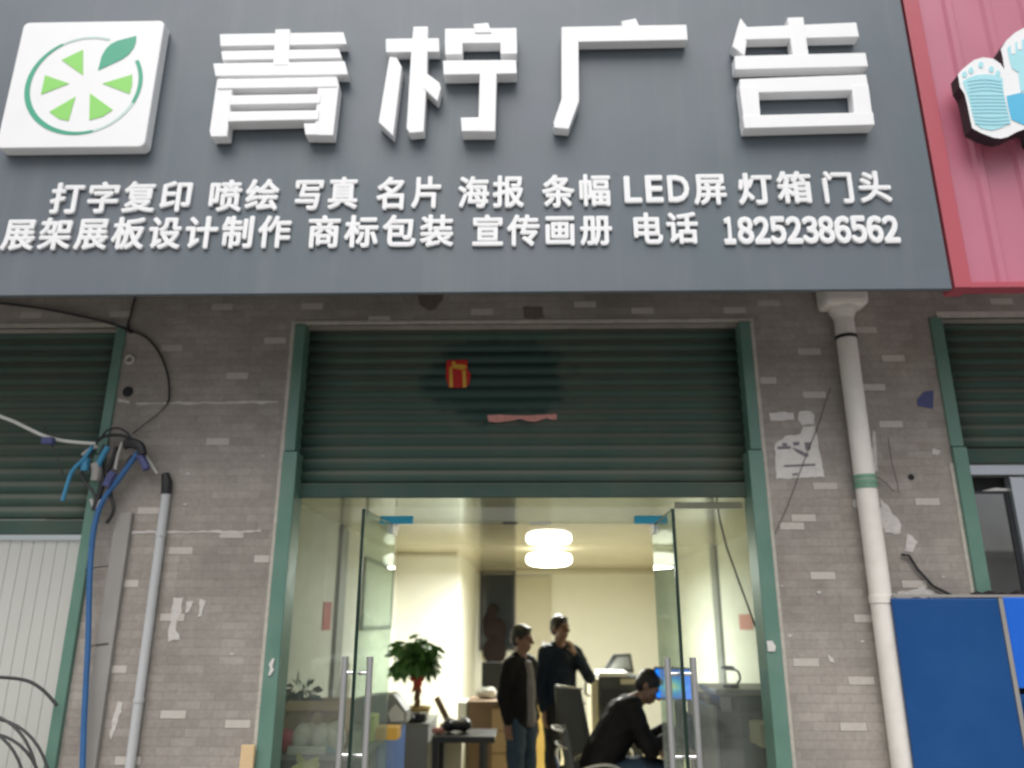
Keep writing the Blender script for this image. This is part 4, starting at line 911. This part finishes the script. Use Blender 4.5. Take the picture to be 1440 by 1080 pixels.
# black low table
bt = empty('black_table', (P(650, 1040, 7.3).x, 7.3, 0), 'small black table between the potted tree and the man in jeans', 'table')
xa, xb = P(611, 1040, 7.3).x, P(697, 1040, 7.3).x; TZ = zat(1035, 7.15)
MB().box(xa, xb, 7.1, 7.6, TZ - .05, TZ).build('tabletop', M['plast'], bt, bevel=.004)
for sx_ in (xa + .03, P(680, 1040, 7.3).x):
    for sy_ in (7.13, 7.56): MB().box(sx_ - .026, sx_ + .026, sy_ - .025, sy_ + .025, .004, TZ - .051).build('leg', M['plast'], bt)
heap('black_bag', 622, 668, 1010, 1036, 7.3, 'plast', 'slumped black bag lying on the small black table', 'bag', 7, TZ)
heap('pink_cloth', 606, 626, 1022, 1036, 7.2, 'pink', 'small pale pink cloth at the left end of the black table', 'cloth', 3, TZ)
thing('paper_trimmer', MB().bar(P(614, 981, 7.75), P(633, 1020, 7.62), .055, .02, (0, 1, 0)), M['brown'], 'slim dark paper trimmer arm tilted up behind the black table', 'paper trimmer', bevel=.004)
tb = MB().box(P(618, 1020, 7.6).x, P(650, 1020, 7.6).x, 7.62, 7.95, .004, zat(1018, 7.62)); thing('low_cabinet', tb, M['iwall2'], 'low cream cabinet behind the small black table', 'cabinet', bevel=.004)
# brown desk with monitor
bd = empty('brown_desk', (P(685, 1000, 8.3).x, 8.3, 0), 'brown wooden desk with drawers left of the man in jeans', 'desk')
xa, xb = P(657, 1000, 8.1).x, P(722, 1000, 8.1).x; BZ = zat(986, 8.1)
MB().box(xa, xb, 8.08, 8.58, BZ - .03, BZ).build('top', M['brown'], bd, bevel=.003)
MB().box(xa + .01, xb - .01, 8.10, 8.57, .004, BZ - .031).build('carcass', M['brown'], bd)
for i in range(3): MB().box(P(692, 1000, 8.1).x, xb - .02, 8.088, 8.099, BZ - .06 - .2 * (i + 1), BZ - .07 - .2 * i).build('drawer', M['card'], bd, bevel=.003)
bx('white_tower', 643, 656, 8.1, .35, .004, zat(988, 8.1), 'paperw', 'white computer tower standing beside the brown desk', 'computer')
heap('white_cloth', 664, 697, 966, 983, 8.25, 'paperw', 'pile of crumpled white paper on the brown desk', 'paper pile', 5, BZ)
def monitor(name, label, c, w_, h_, rz_, zb, m_scr):
    r = empty(name, (c.x, c.y, zb), label, 'monitor')
    Rm = Matrix.Translation(c) @ Matrix.Rotation(rz_, 4, 'Z')
    def loc(mb): mb.bm.transform(Rm); return mb
    loc(MB().box(-w_ / 2, w_ / 2, 0, .04, -h_ / 2, h_ / 2)).build('casing', M['plast'], r, bevel=.006)
    loc(MB().box(-w_ / 2 + .015, w_ / 2 - .015, -.004, -.0005, -h_ / 2 + .018, h_ / 2 - .015)).build('screen', m_scr, r)
    d = zb - c.z
    loc(MB().box(-.03, .03, .045, .07, d + .012, 0)).build('neck', M['plast'], r); loc(MB().lathe((0, .05, d), [(.02, .001), (.11, .001), (.10, .012), (.02, .014)], 20)).build('stand_base', M['plast'], r)
    return r
monitor('monitor', 'dark switched off monitor on the brown desk', P(694, 951, 8.4), .24, .27, R(8), BZ, M['pdark'])

# ------------------------------------------------------------------ inside: right side
pt = empty('office_copier', (P(870, 1000, 8.5).x, 8.4, 0), 'dark floor standing copier with its lid raised behind the seated man', 'copier')
xa, xb = P(843, 1000, 8.3).x, P(902, 1000, 8.3).x; z1 = zat(951, 8.3)
MB().box(xa, xb, 8.3, 8.85, .06, z1).build('body', M['pdark'], pt, bevel=.01)
MB().box(xa + .0, xb - .12, 8.285, 8.70, z1 + .002, z1 + .04).build('glass_bed', M['paperw'], pt, bevel=.004)
yl_ = 8.7; lid = MB().prism([P(x, y, yl_) for x, y in ((847, 945), (862, 920), (887, 919), (892, 946))], .04); lid.build('lid', M['pdark'], pt, bevel=.004)
MB().prism([P(x, y, yl_ - .006) for x, y in ((856, 942), (868, 924), (884, 923), (888, 942))], .004).build('lid_pad', M['pgrey'], pt)
MB().box(xa + .03, xb - .1, 8.29, 8.299, z1 - .3, z1 - .12).build('paper_tray', M['black'], pt); MB().box(P(874, 1000, 8.3).x, P(897, 1000, 8.3).x, 8.288, 8.299, z1 - .07, z1 - .02).build('control_panel', M['beige'], pt)
MB().box(xa - .075, xa - .002, 8.32, 8.8, .06, z1 - .02).build('side_tray', M['beige'], pt, bevel=.006)
MB().tube([(xa - .08, 8.45, z1 - .05), (xa - .12, 8.45, z1 - .07), (xa - .125, 8.45, z1 - .17), (xa - .08, 8.45, z1 - .2)], .012, 8).build('handle', M['plast'], pt, True)
# desk under the lit monitor
dk = empty('computer_desk', (P(950, 1010, 6.2).x, 6.2, 0), 'dark computer desk under the lit blue monitor', 'desk')
xa, xb = P(926, 1010, 6.0).x, P(1000, 1010, 6.0).x; DZ = .76
MB().box(xa, xb, 5.95, 6.75, DZ - .03, DZ).build('top', M['brown'], dk, bevel=.003)
MB().box(P(948, 1040, 6.0).x, P(960, 1040, 6.0).x, 6.0, 6.7, .004, DZ - .031).build('leg', M['beige'], dk)
MB().box(xb - .04, xb, 6.0, 6.7, .004, DZ - .031).build('leg', M['pdark'], dk)
monitor('monitor', 'lit monitor with a bright blue screen in front of the seated man', P(949, 962, 6.2), .32, .235, R(-28), DZ, M['screen'])
kb = MB().box(P(928, 1020, 6.15).x, P(952, 1020, 6.15).x, 5.99, 6.28, DZ + .001, DZ + .02); thing('keyboard', kb, M['plast'], 'black keyboard on the computer desk by the seated man', 'keyboard', bevel=.004)
heap('teal_cloth', 955, 984, 1002, 1022, 6.02, 'denim', 'dark teal cloth heaped on the computer desk beside the monitor', 'cloth', 4, DZ)
bx('small_printer', 978, 1008, 6.35, .35, DZ + .001, zat(972, 6.35), 'plast', 'black printer behind the right door handle', 'printer', bevel=.02)
# big copier near the door
cp = empty('office_copier', (P(1045, 1040, 5.7).x, 5.8, 0), 'large dark office copier standing by the right glass panel', 'copier')
xa, xb = P(1013, 1000, 5.6).x, XR - .03
zA, zB, zC = zat(969, 5.6), zat(1000, 5.6), zat(1035, 5.6)
MB().box(xa - .03, xb, 5.6, 6.2, zC, zB - .002).build('engine', M['pdark'], cp, bevel=.012)
MB().box(xa + .02, xb, 5.66, 6.2, zB, zA - .04).build('scanner_body', M['plast'], cp, bevel=.012)
MB().box(xa - .02, xb, 5.62, 6.2, zA - .038, zA).build('lid', M['pgrey'], cp, bevel=.008)
MB().box(P(1000, 1000, 5.6).x, P(1015, 1000, 5.6).x - .035 + .0, 5.58, 6.1, .06, zat(992, 5.6)).build('side_panel', M['pgrey'], cp, bevel=.012)
MB().box(xa - .025, xb, 5.615, 6.2, .03, zC - .003).build('paper_cabinet', M['pdark'], cp, bevel=.006)
for i in range(2): MB().box(xa + .0, xb - .02, 5.605, 5.6145, .2 + .32 * i, .48 + .32 * i).build('drawer', M['pdark'], cp, bevel=.004)
a = P(1022, 978, 5.6); MB().box(a.x - .035, a.x + .035, 5.64, 5.659, zB - .01, zB + .09).build('control_panel', M['pgrey'], cp, bevel=.004)
td = empty('desk_lamp', (P(1027, 960, 5.8).x, 5.8, zA), 'small black desk lamp with curved neck on top of the office copier', 'desk lamp'); q = P(1027, 958, 5.8)
MB().lathe((q.x, 5.8, zA), [(.01, .001), (.06, .001), (.055, .02), (.01, .025)], 16).build('base', M['plast'], td, True)
MB().tube(smoothpts([(q.x + .04, 5.8, zA + .015), (q.x + .07, 5.8, zA + .06), (q.x + .05, 5.8, zA + .11), (q.x - .03, 5.8, zA + .12)]), .008, 8).build('neck', M['plast'], td, True)
MB().ell((q.x - .01, 5.8, zA + .13), (.05, .03, .014), None, 3).build('lamp_shade', M['plast'], td, 'all')
bxd = MB().box(P(1066, 1030, 5.25).x, P(1066, 1030, 5.25).x + .16, 5.2, 5.45, zat(1048, 5.25), zat(1016, 5.25)); 
bs = empty('beige_stand', (P(1075, 1030, 5.25).x, 5.32, 0), 'small stand with a beige top inside the right door post', 'stand')
bxd.build('top', M['beige'], bs, bevel=.004)
MB().box(P(1072, 1060, 5.25).x, P(1072, 1060, 5.25).x + .1, 5.22, 5.42, .004, zat(1048, 5.25) - .001).build('pedestal', M['plast'], bs)
# yellow bin between the men
yb_ = MB(); a = P(762, 1010, 9.6); yb_.lathe((a.x, 9.6, 0), [(.09, .005), (.13, .01), (.13, zat(981, 9.6)), (.09, zat(980, 9.6))], 20)
thing('yellow_barrel', yb_, M['goldpot'], 'dull yellow barrel on the floor behind the two standing men', 'barrel', smooth=True)

# office chairs
def office_chair(loc, rz_, label, back_h=.98):
    r = empty('office_chair', loc, label, 'office chair', 'office chairs in the shop')
    def fix(mb): mb.bm.transform(Matrix.Translation(loc)); return mb
    sh = [(.0, .50), (.01, .56)]
    m = MB(); prof = [(-.20, .47, .17), (-.215, .60, .20), (-.245, .75, .215), (-.275, .88, .21), (-.31, back_h, .18)]
    nx = 8; rows = []
    for y_, z_, hw in prof: rows.append([m.bm.verts.new((.82 * hw * (2 * i / nx - 1), y_ - .045 * (2 * i / nx - 1) ** 2 * -1, z_)) for i in range(nx + 1)])
    for A, B in zip(rows, rows[1:]):
        for i in range(nx): m._f([A[i], A[i + 1], B[i + 1], B[i]])
    o = fix(m).build('backrest', M['mesh'], r, 'all'); o.modifiers.new('t', 'SOLIDIFY').thickness = .03
    for i, (z_, yy) in enumerate(((back_h, -.315), (back_h - .11, -.285))):
        fix(MB().tube(smoothpts([(-.17, yy + .05, z_ - .0), (-.09, yy - .012, z_ + .012), (0, yy - .025, z_ + .015), (.09, yy - .012, z_ + .012), (.17, yy + .05, z_)]), .009, 8)).build('back_rail', M['steel'], r, True)
    fix(MB().box(-.23, .23, -.22, .24, .43, .49)).build('seat', M['mesh'], r, bevel=.03)
    for s in (-1, 1): fix(MB().tube(smoothpts([(s * .22, -.2, .46), (s * .27, -.18, .60), (s * .275, 0, .66), (s * .27, .16, .62), (s * .22, .18, .46)]), .012, 8)).build('armrest', M['chrome'], r, True)
    fix(MB().cyl((0, 0, .1), (0, 0, .43), .03)).build('post', M['chrome'], r, True)
    for k in range(5):
        t = 2 * math.pi * k / 5; e_ = Vector((math.cos(t) * .29, math.sin(t) * .29, .07))
        fix(MB().bar((0, 0, .11), e_, .045, .03)).build('base_arm', M['plast'], r)
        fix(MB().cyl(e_ + Vector((0, -.015, -.035)), e_ + Vector((0, .015, -.035)), .03, n=12)).build('caster', M['plast'], r, True)
    r.rotation_euler.z = rz_
    return r
q = P(812, 1000, 6.95); office_chair(Vector((q.x + .14, 7.05, .004)), R(-52), 'dark mesh office chair standing empty in front of the man in navy', zat(968, 6.85))

# ------------------------------------------------------------------ people
def hand(mb, wrist, direction, palm, curl=.5, side=1, sc=1.0):
    d = Vector(direction).normalized(); pn = (Vector(palm) - d * Vector(palm).dot(d)).normalized(); s = d.cross(pn).normalized() * side
    w = Vector(wrist)
    for k in (-1.4, -.5, .5, 1.4): mb.cap(w + s * k * .012 * sc, .013 * sc, w + d * .085 * sc + s * k * .019 * sc, .012 * sc)
    for k, L_ in ((-1.5, .062), (-.5, .075), (.5, .08), (1.5, .07)):
        p = w + d * .088 * sc + s * k * .019 * sc; d1 = (d + pn * curl * .5).normalized(); p2 = p + d1 * L_ * .5 * sc
        d2 = (d + pn * curl * 1.6).normalized(); p3 = p2 + d2 * L_ * .5 * sc
        mb.cap(p, .0095 * sc, p2, .009 * sc); mb.cap(p2, .009 * sc, p3, .0075 * sc)
    p = w + d * .03 * sc + s * .028 * sc; p2 = p + (d * .7 + s * .75 + pn * .3).normalized() * .042 * sc; p3 = p2 + (d + s * .15 + pn * .4).normalized() * .034 * sc
    mb.cap(p, .013 * sc, p2, .011 * sc); mb.cap(p2, .0105 * sc, p3, .009 * sc)
def head(mb, c, fw, up):
    f = Vector(fw).normalized(); u = (Vector(up) - f * Vector(up).dot(f)).normalized(); r = f.cross(u)
    rot = Matrix((r, -f, u)).transposed().to_quaternion()   # local x=right, -y=forward
    T = lambda x, y, z: Vector(c) + r * x - f * y + u * z
    mb.ell(T(0, .012, .022), (.068, .090, .092), rot, 3); mb.ell(T(0, -.022, -.045), (.056, .062, .068), rot, 3); mb.ell(T(0, -.055, -.088), (.026, .024, .022), rot, 2)
    mb.cap(T(0, -.088, .012), .009, T(0, -.108, -.028), .015); mb.ell(T(0, -.082, -.062), (.026, .010, .007), rot, 2); mb.ell(T(0, -.080, -.074), (.022, .010, .006), rot, 2)
    for s in (-1, 1): mb.ell(T(s * .076, .012, -.01), (.010, .020, .032), rot, 2); mb.ell(T(s * .032, -.078, .026), (.022, .010, .006), rot, 2); mb.ell(T(s * .045, -.06, -.02), (.022, .02, .02), rot, 2)
    return T, rot
def hairm(T, rot, style=0):
    h = MB(); h.ell(T(0, .020, .045), (.078, .094, .082), rot, 3); h.ell(T(0, .05, .0), (.074, .062, .075), rot, 3)
    for s in (-1, 1): h.ell(T(s * .064, -.005, .02), (.014, .026, .032), rot, 2)
    h.ell(T(.01, -.055, .085), (.055, .030, .022), rot, 2)
    return h
def person(name, loc, rz_, label, build):
    r = empty(name, loc, label, 'person')
    parts = build()
    for nm, (mb, vox, m, it) in parts.items():
        for mm in ((mb,) if isinstance(mb, MB) else mb):
            me = remesh(mm, vox, nm, it); me.materials.append(M[m])
            o = bpy.data.objects.new(nm, me); COL.objects.link(o); o.parent = r
            for f_ in me.polygons: f_.use_smooth = True
            if nm in ('jacket', 'trousers', 'shirt', 'hair'):
                key = 'folds' if nm != 'hair' else 'strands'
                tx = bpy.data.textures.get(key) or bpy.data.textures.new(key, 'CLOUDS'); tx.noise_scale = .085 if nm != 'hair' else .018
                d_ = o.modifiers.new('folds', 'DISPLACE'); d_.texture = tx; d_.strength = .03 if nm != 'hair' else .012; d_.mid_level = .4; d_.texture_coords = 'LOCAL'
    r.rotation_euler.z = rz_
    return r
V = Vector
def standing(arms, jacket_m, trous_m, shirt_strip, headdir, Ht, hem=.82, lean=0):
    k = Ht / 1.72
    def s(*a): return V(a) * k
    def b():
        body, jk, tr, sh, shoes, eyes = MB(), MB(), MB(), MB(), MB(), MB()
        sw = .165
        T, rot = head(body, s(0, -.015, 1.60), headdir, (0, 0, 1))
        body.cap(s(0, .012, 1.40), .058, s(0, -.004, 1.52), .054)
        body.cap(s(-sw + .05, .01, 1.385), .06, s(sw - .05, .01, 1.385), .06); body.cap(s(0, .01, 1.25), .10, s(0, .01, 1.0), .095); body.cap(s(-.055, .01, .95), .095, s(.055, .01, .95), .095)
        jk.cap(s(-sw + .045, .015, 1.375), .078, s(sw - .045, .015, 1.375), .078); jk.cap(s(-.062, .015, 1.27), .108, s(.062, .015, 1.27), .108); jk.cap(s(0, .012, 1.30), .116, s(0, .01, .95), .118); jk.cap(s(-.055, .015, 1.27), .108, s(-.05, .01, 1.02), .102); jk.cap(s(.055, .015, 1.27), .108, s(.05, .01, 1.02), .102); jk.cap(s(-.058, .01, 1.05), .108, s(-.064, .005, hem + .08), .108); jk.cap(s(.058, .01, 1.05), .108, s(.064, .005, hem + .08), .108)
        jk.cap(s(-.05, .03, 1.44), .045, s(.05, .03, 1.44), .045)
        for q in (-1, 1):
            hip, kn, an = s(q * .085, .01, .9), s(q * .10, -.01, .50), s(q * .105, .02, .09)
            body.cap(hip, .085, kn, .055); body.cap(kn, .055, an, .038)
            tr.cap(hip, .096, kn, .072); tr.cap(kn, .072, an, .062); tr.cap(s(-.055, .01, .93), .104, s(.055, .01, .93), .104)
            body.cap(an, .038, s(q * .12, -.12, .035), .03)
            shoes.cap(s(q * .105, .035, .05), .046, s(q * .125, -.15, .04), .042)
        for q, sgn in (('L', 1), ('R', -1)):
            el, wr, hd, pn, cu = arms[q]; sp = s(sgn * sw, .01, 1.375); el = s(*el); wr = s(*wr)
            body.cap(sp, .048, el, .037); body.cap(el, .037, wr, .026); hand(body, wr, hd, pn, cu, sgn, k)
            jk.cap(sp, .063, el, .050); we = wr + (el - wr).normalized() * .02; jk.cap(el, .050, we, .040)
        if shirt_strip: sh.cap(s(0, -.072, 1.36), .045, s(.005, -.09, 1.2), .052); sh.cap(s(.005, -.09, 1.2), .052, s(.01, -.088, .88), .06)
        for q in (-1, 1): eyes.ell(T(q * .031, -.079, .012), (.013, .008, .006), rot, 2)
        d = dict(body=(body, .0085, 'skin', 3), jacket=(jk, .014, jacket_m, 5), trousers=(tr, .014, trous_m, 5), hair=(hairm(T, rot), .009, 'hair', 2), shoe=(shoes, .012, 'shoe', 3), eye=(eyes, .004, 'eye', 1))
        if shirt_strip: d['shirt'] = (sh, .012, 'shirt', 4)
        return d
    return b
a1 = dict(L=((.215, .05, 1.10), (.20, -.02, .86), (0, -.1, -1), (-1, 0, 0), .6), R=((-.215, .06, 1.10), (-.20, .0, .86), (0, -.05, -1), (1, 0, 0), .6))
h1 = P(741, 881, 7.3); H1 = h1.z
person('person', (P(733, 1000, 7.3).x, 7.3, .004), R(54), 'standing man in an open dark jacket, grey shirt and blue jeans, hands down', standing(a1, 'jack', 'denim', True, (.15, -1, -.06), H1, .80))
a2 = dict(L=((.26, -.12, 1.14), (.07, -.17, 1.37), (-.35, .05, .8), (-.6, .6, .2), 1.0), R=((-.21, .04, 1.10), (-.195, -.02, .86), (0, -.05, -1), (1, 0, 0), .6))
h2 = P(789, 866, 7.75)
person('person', (P(789, 1000, 7.75).x, 7.75, .004), R(26), 'standing man in a navy jacket and black trousers holding his chin', standing(a2, 'navy', 'trous', False, (.25, -1, .0), h2.z, .86))

def seated():
    body, jk, tr, shoes, eyes = MB(), MB(), MB(), MB(), MB()
    hc = V((.40, -.02, 1.115)); T, rot = head(body, hc, (.80, -.35, -.60), (.5, 0, .85))
    pel, ch, nk = V((0, 0, .56)), V((.20, 0, .90)), V((.31, -.01, 1.02))
    body.cap(pel, .11, ch, .11); body.cap(ch + V((0, 0, .06)), .08, nk + V((.03, 0, .02)), .055)
    jk.cap(pel + V((0, -.05, .02)), .135, ch + V((0, -.07, 0)), .135); jk.cap(pel + V((0, .05, .02)), .135, ch + V((0, .07, 0)), .135); jk.cap(V((.24, -.13, .97)), .085, V((.24, .13, .97)), .085); jk.cap(V((.27, -.05, 1.0)), .06, V((.27, .05, 1.0)), .06)
    for q in (-1, 1):
        sp, el, wr = V((.25, q * .18, .95)), V((.36, q * .23, .70)), V((.57, q * .14, .815))
        body.cap(sp, .048, el, .037); body.cap(el, .037, wr, .026); hand(body, wr, (1, -q * .15, -.12), (0, 0, -1), .7, -q)
        jk.cap(sp, .076, el, .06); jk.cap(el, .06, wr - (wr - el).normalized() * .02, .042)
        hip, kn, an = V((.03, q * .09, .52)), V((.45, q * .11, .53)), V((.42, q * .11, .10))
        body.cap(hip, .085, kn, .055); body.cap(kn, .055, an, .04); tr.cap(hip, .105, kn, .078); tr.cap(kn, .078, an, .064)
        body.cap(an, .038, an + V((.12, 0, -.06)), .03); shoes.cap(an + V((-.02, 0, -.05)), .045, an + V((.15, 0, -.06)), .042)
        eyes.ell(T(q * .031, -.079, .012), (.013, .008, .006), rot, 2)
    st = MB(); st.cap(V((.10, -.155, .86)), .03, V((.20, -.15, .975)), .035)
    return dict(body=(body, .0085, 'skin', 3), jacket=(jk, .014, 'jack', 5), trousers=(tr, .014, 'denim', 5), hair=(hairm(T, rot), .009, 'hair', 2), shoe=(shoes, .012, 'shoe', 3), eye=(eyes, .004, 'eye', 1))
sc_ = P(913, 966, 6.3)
pl_ = Vector((sc_.x - .40, 6.32, sc_.z - 1.115))
person('person', (sc_.x - .40, 6.32, max(.004, sc_.z - 1.115)), 0, 'seated man in a black jacket bending over the desk by the blue monitor', seated)
oc = office_chair(Vector((sc_.x - .40, 6.32, .004)), R(-90), 'dark office chair with chrome arms under the seated man', .86)

# ------------------------------------------------------------------ across the street (seen only as reflections in the glass)
for x0_, x1_, h_, m_, lb in ((-26, -9, 8.2, 'tile', 'pale tiled three storey building across the street, left one'), (-8.7, 9, 5.4, 'conc', 'low grey concrete building across the street'), (9.3, 34, 4.1, 'conc', 'low grey building across the street, right one')):
    r = empty('street_building', ((x0_ + x1_) / 2, -24, 0), lb, 'building', 'buildings across the street')
    MB().box(x0_, x1_, -30, -24, -.3, h_).build('wall', M[m_], r); MB().box(x0_ - .2, x1_ + .2, -30.2, -23.7, h_ + .001, h_ + .3).build('roof', M['conc'], r)
    z = 1.0
    while z < h_ - 1.4:
        x = x0_ + .8
        while x < x1_ - 1.6:
            MB().box(x, x + 1.4, -24.03, -23.99, z, z + 1.3).build('window', M['win'], r); x += 2.6
        z += 2.7
def car(loc, label):
    r = empty('parked_car', loc, label, 'car', 'cars parked on the street')
    lx = V(loc)
    def fix(mb): mb.bm.transform(Matrix.Translation(lx)); return mb
    side = [(-2.2, .35), (-2.25, .6), (-2.15, .80), (-1.35, .90), (-.75, 1.36), (-.3, 1.45), (1.3, 1.45), (1.75, 1.36), (2.0, 1.0), (2.12, .9), (2.15, .6), (2.12, .35)]
    m = MB(); m.prism([V((x, -.85, z)) for x, z in side], 1.7); fix(m).build('body', M['carw'], r, True, .08)
    for y_ in (-.852, .842):
        fix(MB().prism([V((x, y_, z)) for x, z in ((-1.15, .92), (-.68, 1.32), (-.3, 1.38), (.1, 1.38), (.1, .94))], .01)).build('window', M['win'], r)
        fix(MB().prism([V((x, y_, z)) for x, z in ((.17, .94), (.17, 1.38), (1.2, 1.38), (1.6, 1.3), (1.8, .98))], .01)).build('window', M['win'], r)
    for x_ in (-1.4, 1.4):
        for y_ in (-.86, .86): 
            wv = fix(MB().cyl((x_, y_ - .1, .32), (x_, y_ + .1, .32), .32, n=28)).build('wheel', M['tyre'], r, True)
            fix(MB().cyl((x_, y_ - .105, .32), (x_, y_ + .105, .32), .19, n=20)).build('rim', M['steel'], wv, True)
    for y_ in (-.6, .6): fix(MB().box(-2.265, -2.2, y_ - .18, y_ + .18, .62, .76)).build('headlight', M['lightm'], r, bevel=.02)
    return r
c1 = car((-1.45, -3.1, -.28), 'white parked car behind the photographer, left one, reflected in the door glass')
car((3.9, -3.2, -.28), 'white parked car behind the photographer, right one, reflected in the door glass')
c1.rotation_euler.z = math.pi
